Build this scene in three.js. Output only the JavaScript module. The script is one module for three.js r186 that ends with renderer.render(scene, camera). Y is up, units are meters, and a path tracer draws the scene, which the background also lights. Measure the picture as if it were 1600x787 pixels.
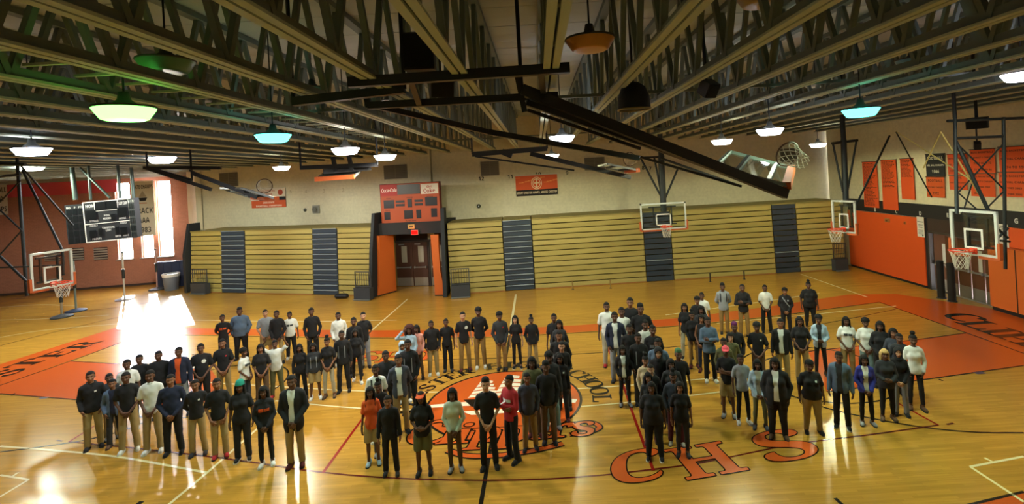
import * as THREE from 'three';
import { mergeGeometries, mergeVertices } from 'three/addons/utils/BufferGeometryUtils.js';
import { FontLoader } from 'three/addons/loaders/FontLoader.js';
import { RectAreaLightUniformsLib } from 'three/addons/lights/RectAreaLightUniformsLib.js';

// ---------------------------------------------------------------- camera, sky, sun, exposure
const scene = new THREE.Scene();
const EYE = 5.4, FOCAL = 800, CX = 840, CY = 272, ROLL = Math.atan(0.057);
const camera = new THREE.PerspectiveCamera(2 * Math.atan(515 / FOCAL) * 180 / Math.PI, 1680 / 1030, 0.1, 200);
camera.position.set(0, EYE, 0);
camera.rotation.set(0, 0, -ROLL);
camera.setViewOffset(1680, 1030, 0, 243, 1600, 787);
camera.updateProjectionMatrix();
scene.add(camera);

const renderer = new THREE.WebGLRenderer({ antialias: true });
renderer.toneMapping = THREE.LinearToneMapping;
renderer.toneMappingExposure = 1.0;
renderer.shadowMap.enabled = true;
RectAreaLightUniformsLib.init();

scene.background = new THREE.Color(0.93, 0.96, 1.0);
scene.backgroundIntensity = 55;

const sun = new THREE.DirectionalLight(0xfff4e2, 45);
sun.position.set(-24.4 - 68, 4 + 50, -31.4 - 87);
sun.target.position.set(-24.4, 4, -31.4);
sun.castShadow = true;
sun.shadow.mapSize.set(2048, 2048);
sun.shadow.camera.left = -30; sun.shadow.camera.right = 30; sun.shadow.camera.top = 30; sun.shadow.camera.bottom = -30; sun.shadow.camera.far = 200;
scene.add(sun, sun.target);

// ---------------------------------------------------------------- helpers
function rng(seed) { let a = seed >>> 0; return () => { a = (a + 0x6D2B79F5) | 0; let t = Math.imul(a ^ (a >>> 15), 1 | a); t = (t + Math.imul(t ^ (t >>> 7), 61 | t)) ^ t; return ((t ^ (t >>> 14)) >>> 0) / 4294967296; }; }
const R = rng(20180412);
const V = (x, y, z) => new THREE.Vector3(x, y, z);
const cosR = Math.cos(ROLL), sinR = Math.sin(ROLL);
function ray(px, py) { const u = (px - CX) / FOCAL, v = -(py - CY) / FOCAL; return V(u * cosR + v * sinR, -u * sinR + v * cosR, -1); }
function at(px, py, z) { const r = ray(px, py); return V(r.x * -z, EYE + r.y * -z, z); }           // point of a pixel at a known distance
function onLevel(px, py, h = 0) { const r = ray(px, py), t = (h - EYE) / r.y; return V(r.x * t, h, -t); }   // point of a pixel at a known height
function onPlane(px, py, A, n) { const r = ray(px, py), o = V(0, EYE, 0); const t = A.clone().sub(o).dot(n) / r.dot(n); return r.multiplyScalar(t).add(o); }

const taken = new Map();
function numbered(name) { const k = taken.get(name) || 0; taken.set(name, k + 1); return k ? name + '_' + String(k).padStart(3, '0') : name; }
function shade(o) { o.castShadow = true; o.receiveShadow = true; return o; }
function part(name, geo, mat, parent, label) { const m = shade(new THREE.Mesh(geo, mat)); m.name = name; if (label) m.userData.label = label; parent.add(m); return m; }
function thing(name, label, category, pos, turn = 0, group) {
  const o = new THREE.Group(); o.name = numbered(name); scene.add(o);
  if (pos) o.position.copy(pos); o.rotation.y = turn; o.userData.label = label; o.userData.category = category;
  if (group) o.userData.group = group; return o;
}
function tagMesh(name, geo, mat, label, category, group) { const m = part(numbered(name), geo, mat, scene, label); m.userData.category = category; if (group) m.userData.group = group; return m; }
function struct(name, geo, mat, label) { const m = geo ? new THREE.Mesh(geo, mat) : new THREE.Group(); shade(m); m.name = name; m.userData.kind = 'structure'; m.userData.label = label; m.userData.category = name.split('_')[0]; scene.add(m); return m; }
const box = (w, h, d, x = 0, y = 0, z = 0) => new THREE.BoxGeometry(w, h, d).translate(x, y, z);
const merged = (list) => mergeGeometries(list.map((g) => { const q = g.index ? g.toNonIndexed() : g; for (const k of Object.keys(q.attributes)) if (!['position', 'normal', 'uv'].includes(k)) q.deleteAttribute(k); return q; }), false);
function placeBetween(g, p, q, upHint) {          // geometry of unit length along y, put from p to q
  const d = q.clone().sub(p), L = d.length(); d.normalize();
  let side = (upHint || V(0, 0, 1)).clone(); side.sub(d.clone().multiplyScalar(side.dot(d))); if (side.lengthSq() < 1e-6) side = V(1, 0, 0); side.normalize();
  const x = d.clone().cross(side).normalize();
  const m = new THREE.Matrix4().makeBasis(x, d, side); m.setPosition(p.clone().add(q).multiplyScalar(0.5));
  g.scale(1, L, 1); g.applyMatrix4(m); return g;
}
const beam = (p, q, w, h, up) => placeBetween(new THREE.BoxGeometry(w, 1, h), p, q, up);
const rod = (p, q, r, n = 8) => placeBetween(new THREE.CylinderGeometry(r, r, 1, n), p, q);
const std = (color, roughness = 0.8, metalness = 0, more = {}) => new THREE.MeshStandardMaterial({ color, roughness, metalness, ...more });
function canvasTex(w, h, draw) { const c = document.createElement('canvas'); c.width = w; c.height = h; draw(c.getContext('2d'), w, h); const t = new THREE.CanvasTexture(c); t.colorSpace = THREE.SRGBColorSpace; return t; }
function dataTex(w, h, fn, srgb = true) { const d = new Uint8Array(w * h * 4); for (let y = 0; y < h; y++) for (let x = 0; x < w; x++) { const c = fn(x, y), i = (y * w + x) * 4; d[i] = c[0]; d[i + 1] = c[1]; d[i + 2] = c[2]; d[i + 3] = 255; } const t = new THREE.DataTexture(d, w, h); t.magFilter = t.minFilter = THREE.LinearFilter; t.wrapS = t.wrapT = THREE.RepeatWrapping; if (srgb) t.colorSpace = THREE.SRGBColorSpace; t.needsUpdate = true; return t; }
function tileNoise(n, cells, seed) {        // tileable value noise, n x n
  const r = rng(seed), g = Float32Array.from({ length: cells * cells }, () => r()), out = new Float32Array(n * n);
  for (let y = 0; y < n; y++) for (let x = 0; x < n; x++) { const fx = x / n * cells, fy = y / n * cells, ix = fx | 0, iy = fy | 0; let a = fx - ix, b = fy - iy; a = a * a * (3 - 2 * a); b = b * b * (3 - 2 * b); const q = (i, j) => g[((j + cells) % cells) * cells + (i + cells) % cells]; out[y * n + x] = (q(ix, iy) * (1 - a) + q(ix + 1, iy) * a) * (1 - b) + (q(ix, iy + 1) * (1 - a) + q(ix + 1, iy + 1) * a) * b; }
  return out;
}
const font = { serif: await new FontLoader().loadAsync('fonts/droid/droid_serif_bold.typeface.json'), sans: await new FontLoader().loadAsync('fonts/droid/droid_sans_bold.typeface.json') };
// ---------------------------------------------------------------- materials of the building
const clampByte = (v) => Math.max(0, Math.min(255, v | 0));
const woodTex = (() => {
  const W = 1024, H = 1024, rows = 52, n1 = tileNoise(256, 24, 5), n2 = tileNoise(256, 6, 9);
  const r = rng(77), tone = []; for (let i = 0; i < rows; i++) { const list = []; for (let k = 0; k < 7; k++) list.push(r()); tone.push([list, r()]); }
  return dataTex(W, H, (x, y) => {
    const fy = y / H * rows, row = fy | 0, fr = fy - row, [list, off] = tone[row]; const fx = ((x / W * 7 + off * 7) % 7), k = fx | 0, ff = fx - k;
    let t = 0.93 + 0.1 * (list[k] - 0.5) + 0.06 * (n1[((y * 2) % 256) * 256 + (x >> 3) % 256] - 0.5) + 0.05 * (n2[((y >> 2) % 256) * 256 + (x >> 2) % 256] - 0.5);
    if (fr < 0.06 || ff < 0.004) t *= 0.9;
    return [clampByte(194 * t), clampByte(145 * t), clampByte(56 * t)];
  });
})();
const floorMat = new THREE.MeshPhysicalMaterial({ map: woodTex, roughness: 0.22, specularIntensity: 1 });
const paint = (color) => new THREE.MeshPhysicalMaterial({ color, roughness: 0.22, side: THREE.DoubleSide });
const PAINT = { orange: paint('#c4571f'), black: paint('#17140f'), red: paint('#8c1f14'), cream: paint('#e6d9a6'), white: paint('#e8e0c8'), maroon: paint('#5d1c12') };
const blockTex = (() => {                      // painted concrete block: fine courses far away
  const n = tileNoise(256, 40, 3), m = tileNoise(256, 7, 31);
  return (c, joint, jx, jy) => dataTex(256, 256, (x, y) => { const course = (y / jy) | 0, j = (y % jy) < 1 || ((x + (course % 2) * jx / 2) % jx) < 1; const t = 0.94 + 0.05 * (n[y * 256 + x] - 0.5) + 0.025 * (m[y * 256 + x] - 0.5); const s = j ? joint : 1; return c.map((v) => clampByte(v * t * s)); });
})();
const wallTexMat = (tex, m, rough = 0.75) => { tex.repeat.set(1 / m, 1 / m); return new THREE.MeshStandardMaterial({ map: tex, roughness: rough, side: THREE.DoubleSide }); };
const creamMat = wallTexMat(blockTex([222, 214, 184], 0.97, 32, 16), 3.2);
const brickMat = wallTexMat(blockTex([196, 132, 110], 0.9, 21.3, 8), 2.6, 0.85);
const plasterMat = std('#a5a39c', 0.9);
const redBandMat = std('#d8505c', 0.8);
const bandMat = std('#1b1a1c', 0.7);
const orangeWallMat = std('#d9541c', 0.6);
const orangeDeepMat = std('#c9611f', 0.6);
const darkSteel = std('#20262a', 0.55, 0.2);
const greenSteel = std('#3c4a44', 0.5, 0.3);
const deckMat = std('#a3aaa6', 0.9);
const chordMat = std('#9aa28c', 0.75);
const webMat = std('#636e6b', 0.75);
const blackMat = std('#121214', 0.6);
const whiteMat = std('#d8d8d2', 0.5);
const steelMat = std('#a8adb0', 0.35, 0.7);

// ---------------------------------------------------------------- floor with its painted court
const ROOM = { x0: -40, x1: 15.25, z0: 4, z1: -36, deck: 8.45, chord: 6.75 };
{
  const g = new THREE.BoxGeometry(ROOM.x1 + 0.3 - ROOM.x0, 0.3, ROOM.z0 - ROOM.z1); const uv = g.attributes.uv, p = g.attributes.position;
  g.translate((ROOM.x0 + ROOM.x1 + 0.3) / 2, -0.15, (ROOM.z0 + ROOM.z1) / 2);
  for (let i = 0; i < uv.count; i++) uv.setXY(i, p.getX(i) / 6, p.getZ(i) / 3);
  var floor = struct('floor', g, floorMat, 'varnished wooden gymnasium floor with orange and black court markings');
}
let layer = 0.001;
function flat(shapeOrGeo, mat, name, y) { const g = shapeOrGeo.isBufferGeometry ? shapeOrGeo : new THREE.ShapeGeometry(shapeOrGeo); if (!shapeOrGeo.isBufferGeometry) { g.rotateX(-Math.PI / 2); } g.translate(0, y, 0); return part(name, g, mat, floor); }
function pixPoly(pts, mat, name, y) { const s = new THREE.Shape(pts.map(([px, py]) => { const p = onLevel(px, py); return new THREE.Vector2(p.x, -p.z); })); return flat(s, mat, name, y); }
function strip(P, w, closed = false) {           // flat ribbon along ground points
  const pos = [], idx = []; const n = P.length;
  for (let i = 0; i < n; i++) { const a = P[closed ? (i + n - 1) % n : Math.max(0, i - 1)], b = P[closed ? (i + 1) % n : Math.min(n - 1, i + 1)]; const d = b.clone().sub(a).normalize(); const s = V(-d.z, 0, d.x).multiplyScalar(w / 2); pos.push(P[i].x + s.x, 0, P[i].z + s.z, P[i].x - s.x, 0, P[i].z - s.z); }
  for (let i = 0; i < (closed ? n : n - 1); i++) { const a = 2 * i, b = 2 * ((i + 1) % n); idx.push(a, a + 1, b, b, a + 1, b + 1); }
  const g = new THREE.BufferGeometry(); g.setAttribute('position', new THREE.Float32BufferAttribute(pos, 3)); g.setAttribute('normal', new THREE.Float32BufferAttribute(pos.map((_, i) => i % 3 === 1 ? 1 : 0), 3)); g.setAttribute('uv', new THREE.Float32BufferAttribute(pos.map((_, i) => 0).slice(0, pos.length / 3 * 2), 2)); g.setIndex(idx.flatMap((_, i) => i % 3 === 0 ? [idx[i], idx[i + 2], idx[i + 1]] : [])); return g;
}
function smooth(pts, n = 24) { if (pts.length < 3) return pts; const c = new THREE.CatmullRomCurve3(pts); return c.getPoints(n); }
function line(px, mat, w = 0.05, y = 0.004, name = 'court_line') { return flat(strip(smooth(px.map(([a, b]) => onLevel(a, b)), 30), w), mat, name, y); }
function circle(c, r, w, mat, y, a0 = 0, a1 = Math.PI * 2) { const P = []; const full = a1 - a0 > 6.28; for (let i = 0; i < (full ? 64 : 65); i++) { const a = a0 + (a1 - a0) * i / 64; P.push(V(c.x + r * Math.cos(a), 0, c.z - r * Math.sin(a))); } return flat(strip(P, w, full), mat, 'court_line', y); }

// painted areas
pixPoly([[275, 512], [560, 516], [760, 515], [900, 508], [1060, 497], [1200, 479], [1325, 460], [1400, 459], [1557, 483], [1600, 494], [1600, 552], [1510, 520], [1374, 472], [1200, 494], [1060, 508], [900, 519], [760, 526], [560, 527], [275, 522]], PAINT.orange, 'painted_border', 0.002);
pixPoly([[1262, 548], [1429, 530], [1512, 520], [1600, 550], [1600, 571], [1443, 593], [1292, 612]], PAINT.orange, 'painted_lane', 0.003);
pixPoly([[0, 569], [189, 509], [275, 512], [275, 522], [189, 535], [0, 602]], PAINT.orange, 'painted_border', 0.002);
pixPoly([[0, 602], [110, 564], [330, 577], [352, 612], [300, 638], [129, 625], [0, 615]], PAINT.orange, 'painted_lane', 0.003);
pixPoly([[1512, 789], [1600, 769], [1600, 830], [1500, 830]], PAINT.orange, 'painted_border', 0.002);
// black edges
line([[0, 602], [110, 564], [189, 535]], PAINT.black); line([[0, 615], [129, 625], [300, 639]], PAINT.black); line([[110, 564], [330, 577]], PAINT.black);
line([[1374, 472], [1510, 520], [1600, 552]], PAINT.black); line([[1262, 549], [1429, 531], [1510, 520]], PAINT.black); line([[1292, 612], [1443, 593], [1600, 571]], PAINT.black);
line([[275, 523], [560, 528], [760, 527], [900, 520], [1060, 509], [1200, 495], [1374, 472]], PAINT.black, 0.05, 0.0045);
line([[300, 554], [560, 563], [760, 560], [900, 553], [1060, 541], [1300, 503], [1400, 483]], PAINT.black, 0.035);
line([[1512, 789], [1600, 768]], PAINT.black, 0.05);
// three-point arcs and free-throw circles
line([[0, 706], [70, 697], [140, 686], [205, 668], [262, 640], [300, 610]], PAINT.black, 0.05);
line([[1600, 676], [1520, 675], [1440, 667], [1360, 653], [1290, 637], [1225, 612], [1190, 585], [1190, 566], [1215, 556]], PAINT.black, 0.05);
circle(onLevel(1275, 580), 1.8, 0.05, PAINT.black, 0.0045); circle(onLevel(338, 606), 1.8, 0.05, PAINT.black, 0.0045);
// centre line, volleyball courts
flat(strip([V(-1.25, 0, -17.4), V(-1.25, 0, -5)], 0.075), PAINT.black, 'court_line', 0.004);
flat(strip([V(-1.3, 0, -23.3), V(-1.26, 0, -17.4)], 0.09), PAINT.cream, 'court_line', 0.004);
line([[637, 467], [590, 508], [485, 598], [437, 639], [325, 737], [265, 787], [225, 822]], PAINT.cream, 0.06);
line([[0, 697], [90, 704], [180, 713], [322, 738]], PAINT.cream, 0.06);
line([[300, 596], [440, 604], [574, 611], [760, 612], [920, 606], [1107, 591], [1230, 575]], PAINT.cream, 0.05);
line([[430, 626], [570, 638], [760, 641], [920, 634], [1110, 614], [1200, 602]], PAINT.cream, 0.05);
line([[1251, 428], [1355, 464]], PAINT.cream, 0.05); line([[1040, 492], [1200, 470], [1280, 458]], PAINT.cream, 0.05);
line([[1120, 505], [1290, 489], [1400, 478]], PAINT.cream, 0.05);
line([[300, 500], [480, 502], [620, 500]], PAINT.cream, 0.04); line([[0, 527], [60, 517], [190, 505]], PAINT.cream, 0.05);
line([[0, 500], [90, 497], [170, 492]], PAINT.cream, 0.04); line([[0, 540], [100, 515], [190, 494]], PAINT.black, 0.04); line([[0, 480], [60, 476], [120, 478]], PAINT.cream, 0.05); line([[120, 487], [200, 478], [245, 470]], PAINT.black, 0.04);
line([[0, 742], [45, 749]], PAINT.cream, 0.05); line([[45, 749], [0, 776]], PAINT.cream, 0.05); line([[28, 738], [17, 746]], PAINT.cream, 0.05);
line([[1600, 713], [1516, 729]], PAINT.cream, 0.05); line([[1516, 729], [1600, 784]], PAINT.cream, 0.05); line([[1538, 715], [1550, 721]], PAINT.cream, 0.05);
line([[505, 738], [575, 642]], PAINT.red, 0.06, 0.0042); line([[943, 530], [965, 578], [992, 655], [1021, 735]], PAINT.red, 0.06, 0.0042);
line([[108, 690], [150, 664]], PAINT.red, 0.05, 0.0042); line([[108, 690], [240, 703], [380, 720], [505, 738], [640, 748], [800, 750], [920, 744], [1021, 733], [1090, 724], [1240, 694], [1360, 679], [1466, 664]], PAINT.maroon, 0.045, 0.0041);
line([[1466, 664], [1400, 628]], PAINT.red, 0.05, 0.0042); line([[1479, 663], [1490, 661]], PAINT.maroon, 0.05); line([[88, 688], [98, 689]], PAINT.maroon, 0.05);
line([[212, 790], [222, 783]], PAINT.black, 0.1); line([[1305, 778], [1320, 792]], PAINT.black, 0.06); line([[1523, 583], [1538, 582]], std('#3a3550', 0.3), 0.12, 0.006, 'court_mark'); line([[62, 622], [75, 621]], std('#3a3550', 0.3), 0.12, 0.006, 'court_mark');
line([[1467, 592], [1473, 595]], PAINT.black, 0.05); line([[18, 618], [24, 614]], PAINT.black, 0.05); line([[118, 627], [124, 624]], PAINT.black, 0.05);

// lettering painted on the boards
function glyph(ch, size, f = font.serif) { const shapes = f.generateShapes(ch, size); return shapes; }
function letter(ch, size, origin, u, v, mat, y, { edge = 0, edgeMat, wide = 1, shear = 0, name = 'painted_letter', f = font.serif } = {}) {   // u, v: ground directions of the baseline and of the letter's top
  const shapes = glyph(ch, size, f); const g0 = new THREE.ShapeGeometry(shapes, 6); g0.computeBoundingBox(); const b = g0.boundingBox, w = b.max.x - b.min.x;
  const lay = (dx, dz, yy) => { const g = g0.clone(), p = g.attributes.position; for (let i = 0; i < p.count; i++) { const a = ((p.getX(i) - b.min.x - w / 2) + shear * p.getY(i)) * wide + dx, c = p.getY(i) + dz; p.setXYZ(i, origin.x + u.x * a + v.x * c, yy, origin.z + u.z * a + v.z * c); } const nn = g.attributes.normal; for (let i = 0; i < nn.count; i++) nn.setXYZ(i, 0, 1, 0); return g; };
  if (edge) { const list = []; for (let k = 0; k < 8; k++) list.push(lay(edge * Math.cos(k * Math.PI / 4), edge * Math.sin(k * Math.PI / 4), y - 0.0008)); part('letter_outline', merged(list), edgeMat || PAINT.black, floor); }
  return part(name, lay(0, 0, y), mat, floor);
}
const dir = (p, q) => q.clone().sub(p).setY(0).normalize();
{ // CHS in front, three big orange letters
  const u = V(0.985, 0, -0.17).normalize(), v = V(0.12, 0, -0.99).normalize();
  letter('C', 1.0, onLevel(997, 753), u, v, PAINT.orange, 0.008, { edge: 0.025, wide: 1.18 });
  letter('H', 1.0, onLevel(1123, 742), u, V(-0.17, 0, -0.98).normalize(), PAINT.orange, 0.008, { edge: 0.025, wide: 1.1 });
  letter('S', 1.0, onLevel(1247, 717), u, V(-0.05, 0, -1).normalize(), PAINT.orange, 0.008, { edge: 0.025, wide: 1.55 });
  // the same on the far side, to be read from there
  letter('C', 0.9, onLevel(662, 548), V(-1, 0, 0), V(0, 0, 1), PAINT.orange, 0.008, { edge: 0.02 }); letter('H', 0.9, onLevel(622, 549), V(-1, 0, 0), V(0, 0, 1), PAINT.orange, 0.008, { edge: 0.02 }); letter('S', 0.9, onLevel(580, 549), V(-1, 0, 0), V(0, 0, 1), PAINT.orange, 0.008, { edge: 0.02, wide: 1.4 });
  // CHESTER along one baseline, CLIPPERS along the other
  const p0 = onLevel(0, 590), p1 = onLevel(165, 532), bu = dir(p0, p1), bv = V(bu.z, 0, -bu.x);
  [['S', 15, 582], ['T', 47, 567], ['E', 92, 553], ['R', 133, 539]].forEach(([c, px, py]) => letter(c, 0.85, onLevel(px, py).addScaledVector(bv, -0.32), bu, bv, PAINT.black, 0.006, { wide: 1.15 }));
  const cu = V(0.04, 0, 1).normalize(), cv = V(1, 0, -0.04).normalize();
  [['C', 1482, 497], ['L', 1508, 509], ['I', 1536, 519], ['P', 1564, 529], ['P', 1598, 541]].forEach(([c, px, py]) => letter(c, 1.0, onLevel(px, py), cu, cv, PAINT.black, 0.006, { wide: 1.05 }));
}
{ // centre circle: ring, ship, words
  const c = V(-1.12, 0, -12.3);
  const disc = new THREE.CircleGeometry(1.83, 64).rotateX(-Math.PI / 2).translate(c.x, 0.005, c.z); part('painted_disc', disc, PAINT.orange, floor);
  circle(c, 1.85, 0.06, PAINT.black, 0.0065);
  const text = 'CHESTER HIGH SCHOOL';
  for (let i = 0; i < text.length; i++) if (text[i] !== ' ') { const a = Math.PI * (1.02 - i / (text.length - 1) * 1.04), o = V(c.x + 2.12 * Math.cos(a), 0, c.z - 2.12 * Math.sin(a)); letter(text[i], 0.46, o, V(Math.sin(a), 0, Math.cos(a)), V(Math.cos(a), 0, -Math.sin(a)), PAINT.black, 0.005, { wide: 1.05 }); }
  // ship: hull, waterline, masts and stacked sails
  const shp = (pts, mat, y, name) => { const s = new THREE.Shape(pts.map(([x, z]) => new THREE.Vector2(c.x + x, -(c.z + z)))); return flat(s, mat, name, y); };
  shp([[-1.78, -0.02], [-0.6, -0.1], [0.9, -0.06], [1.76, 0.12], [1.7, 0.3], [0.9, 0.22], [-0.6, 0.14], [-1.8, 0.13]], PAINT.white, 0.0068, 'painted_wave');
  shp([[-1.0, -0.2], [1.25, -0.2], [1.05, 0.2], [-0.75, 0.2]], PAINT.black, 0.0075, 'painted_hull');
  shp([[-0.95, 0.42], [1.2, 0.42], [1.1, 0.62], [-0.7, 0.62]], PAINT.white, 0.0072, 'painted_wave');
  for (const [mx, top, wdt] of [[-0.55, -1.35, 0.72], [0.12, -1.6, 0.82], [0.78, -1.3, 0.66]]) {
    flat(strip([V(c.x + mx, 0, c.z - 0.15), V(c.x + mx, 0, c.z + top)], 0.05), PAINT.maroon, 'painted_mast', 0.0072);
    const rows = 5; for (let k = 0; k < rows; k++) { const z0 = -0.28 + (top + 0.32) * k / rows, z1 = -0.28 + (top + 0.32) * (k + 0.8) / rows, w = wdt * (1 - k * 0.13) / 2; shp([[mx - w, z0], [mx - w * 0.3, z0 - 0.06], [mx + w, z0 - 0.02], [mx + w * 1.05, z1 + 0.02], [mx + w * 0.2, z1 - 0.05], [mx - w * 0.85, z1]], PAINT.white, 0.0082, 'painted_sail'); }
  }
  const word = 'Clippers'; let x = -3.05; const step = [0.66, 0.3, 0.34, 0.58, 0.58, 0.5, 0.46, 0.48];
  for (let i = 0; i < word.length; i++) { const o = V(x + step[i] / 2, 0, -10.42 + Math.abs(x + 1.1) * -0.04); letter(word[i], i ? 0.78 : 1.0, o, V(1, 0, -0.01), V(0, 0, -1), PAINT.orange, 0.0115, { edge: 0.035, shear: 0.15, wide: 1.02 }); x += step[i]; }
  const sw = [[-2.1, -10.2], [-1.7, -9.98], [-1.1, -9.92], [-0.4, -10.02], [0.2, -10.22]].map(([a, z]) => V(a, 0, z)); flat(strip(smooth(sw), 0.2), PAINT.black, 'painted_flourish', 0.0088); flat(strip(smooth(sw), 0.13), PAINT.orange, 'painted_flourish', 0.0098);
  const tail = [[0.35, -10.55], [0.75, -10.6], [1.0, -10.78], [0.85, -11.02], [0.4, -11.0]].map(([a, z]) => V(a, 0, z)); flat(strip(smooth(tail), 0.17), PAINT.black, 'painted_flourish', 0.0086); flat(strip(smooth(tail), 0.1), PAINT.orange, 'painted_flourish', 0.0096);
}
// ---------------------------------------------------------------- walls, ceiling
function wallFrame(A, B, off = 0) {        // local frame of an upright wall from A to B; s along, y up, n towards the room
  const u = B.clone().sub(A).setY(0), L = u.length(); u.normalize(); const n = V(-u.z, 0, u.x); if (n.z < 0 && Math.abs(n.z) > 0.1) n.negate(); if (Math.abs(n.z) <= 0.1 && n.x > 0) n.negate();
  const O = A.clone().addScaledVector(n, off);
  return { u, n, L, O, pix: (px, py, d = 0) => { const q = onPlane(px, py, O.clone().addScaledVector(n, d), n); return { s: q.clone().sub(O).dot(u), y: q.y, p: q }; }, pt: (s, y, d = 0) => O.clone().addScaledVector(u, s).addScaledVector(n, d).setY(y) , turn: Math.atan2(-u.z, u.x) * 1 };
}
function frameGroup(o, F) { const m = new THREE.Matrix4().makeBasis(F.u, V(0, 1, 0), F.u.clone().cross(V(0, 1, 0))); m.setPosition(F.O); m.decompose(o.position, o.quaternion, o.scale); return o; }   // children in (s, y, z): z towards the room when u x up = n
function wallSlab(s0, s1, y0, y1, holes, thick, m = 1) {  // slab with openings; room face at z = 0
  const sh = new THREE.Shape([[s0, y0], [s1, y0], [s1, y1], [s0, y1]].map((p) => new THREE.Vector2(...p)));
  for (const [a, b, c, d] of holes) sh.holes.push(new THREE.Path([[a, c], [a, d], [b, d], [b, c]].map((p) => new THREE.Vector2(...p))));
  return new THREE.ExtrudeGeometry(sh, { depth: thick, bevelEnabled: false }).translate(0, 0, -thick);
}
// far wall: two runs meeting at the doorway, bleachers stand in front of them
const FR = wallFrame(V(-4.46, 0, -24.02), V(15.25, 0, -24.66));      // front of the long run of bleachers
const FL = wallFrame(V(-19.4, 0, -28.24), V(-8.18, 0, -24.66));
const BACK = 2.3;                                                    // the wall behind them
const LW = wallFrame(V(-40, 0, -29.53), V(-15, 0, -32.53));           // side wall with the windows
const RW = wallFrame(V(15.25, 0, -26.9), V(15.25, 0, 4));             // side wall with the banners
const WR = wallFrame(V(-5.2, 0, -24.0 - BACK), V(15.6, 0, -24.66 - BACK)), wlDir = FL.u;
const WLend = FL.pt(-1.9, 0, -BACK);
const WL = wallFrame(WLend, FL.pt(FL.L + 2.1, 0, -BACK));
const slabs = (name, F, s0, s1, y0, y1, holes, thick, mat, label) => frameGroup(struct(name, wallSlab(s0, s1, y0, y1, holes, thick), mat, label), F);
const wallFarB = slabs('wall_far', WR, -0.2, WR.L, 0, ROOM.deck + 0.1, [], 0.3, creamMat, 'cream painted block wall above the long run of bleachers');
const wallFarA = slabs('wall_back', WL, 0, WL.L, 0, ROOM.deck + 0.1, [], 0.3, creamMat, 'cream painted block wall behind the shorter run of bleachers');
{ const F = wallFrame(WLend.clone().addScaledVector(wlDir, 0.01), LW.pt(LW.pix(290, 440).s + 0.6, 0, -0.2)); const g = new THREE.BoxGeometry(F.L + 0.6, ROOM.deck + 0.1, 0.3).translate(F.L / 2, (ROOM.deck + 0.1) / 2, -0.15); frameGroup(struct('wall_return', g, creamMat, 'short cream return wall at the end of the bleachers'), F); }
// side wall with three tall windows
const winPx = [[185, 208], [222, 241], [249, 272]].map(([a, b]) => [LW.pix(a, 400).s, LW.pix(b, 400).s]);
const winY0 = LW.pix(230, 402).y, winY1 = LW.pix(230, 283).y;
const wallSide = slabs('wall_side', LW, 0, LW.L, 0, ROOM.deck + 0.1, winPx.map(([a, b]) => [a, b, winY0, winY1]), 0.4, brickMat, 'reddish brown brick side wall with three tall narrow windows');
{
  const glass = new THREE.MeshPhysicalMaterial({ color: 0xffffff, roughness: 0.03, transmission: 1, thickness: 0 });
  winPx.forEach(([a, b], i) => { const w = struct('window_' + (i + 1), null, null, ['tall narrow window beside the hanging scoreboard', 'tall narrow window behind the track banner', 'tall narrow window next to the dark mat'][i]); frameGroup(w, LW); const h = winY1 - winY0, cx = (a + b) / 2;
    part('window_frame', merged([box(0.05, h, 0.12, a + 0.025, winY0 + h / 2, -0.2), box(0.05, h, 0.12, b - 0.025, winY0 + h / 2, -0.2), box(b - a, 0.05, 0.12, cx, winY0 + 0.025, -0.2), box(b - a, 0.05, 0.12, cx, winY1 - 0.025, -0.2)]), whiteMat, w);
    part('window_sill', box(b - a + 0.1, 0.05, 0.3, cx, winY0 - 0.02, 0), plasterMat, w);
    for (let k = 0; k < 3; k++) part('pane', box(b - a - 0.1, h / 3 - 0.02, 0.012, cx, winY0 + h * (k + 0.5) / 3, -0.2), glass, w); });
  const yA = LW.pix(100, 284).y, yB = LW.pix(100, 304).y, s1 = LW.pix(183, 300).s;
  part('plaster_band', box(LW.pix(290, 280).s + 3, ROOM.deck - yA, 0.05, (LW.pix(290, 280).s + 3) / 2, (ROOM.deck + yA) / 2, 0.02), plasterMat, wallSide, 'grey plaster strip under the roof');
  part('red_band', box(s1, yA - yB, 0.04, s1 / 2, (yA + yB) / 2, 0.02), redBandMat, wallSide, 'faded red painted stripe');
  // louvred vents low on the wall
  for (const [x0, x1, y0, y1] of [[70, 95, 392, 407], [108, 132, 388, 406], [147, 169, 387, 405]]) { const p = LW.pix(x0, y0), q = LW.pix(x1, y1), w = q.s - p.s, h = p.y - q.y, v = new THREE.Group(); v.name = 'vent'; wallSide.add(v); v.position.set((p.s + q.s) / 2, (p.y + q.y) / 2, 0);
    part('vent_back', box(w, h, 0.03, 0, 0, 0.015), std('#4a3a38', 0.8), v); for (let k = 0; k < 5; k++) part('slat', new THREE.BoxGeometry(w, h * 0.09, 0.05).rotateX(0.5).translate(0, h * (k - 2) / 5.2, 0.05), std('#b3a9a4', 0.6), v); }
  part('wall_base', box(LW.L, 0.12, 0.03, LW.L / 2, 0.06, 0.015), std('#4f3a34', 0.8), wallSide);
}
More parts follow.
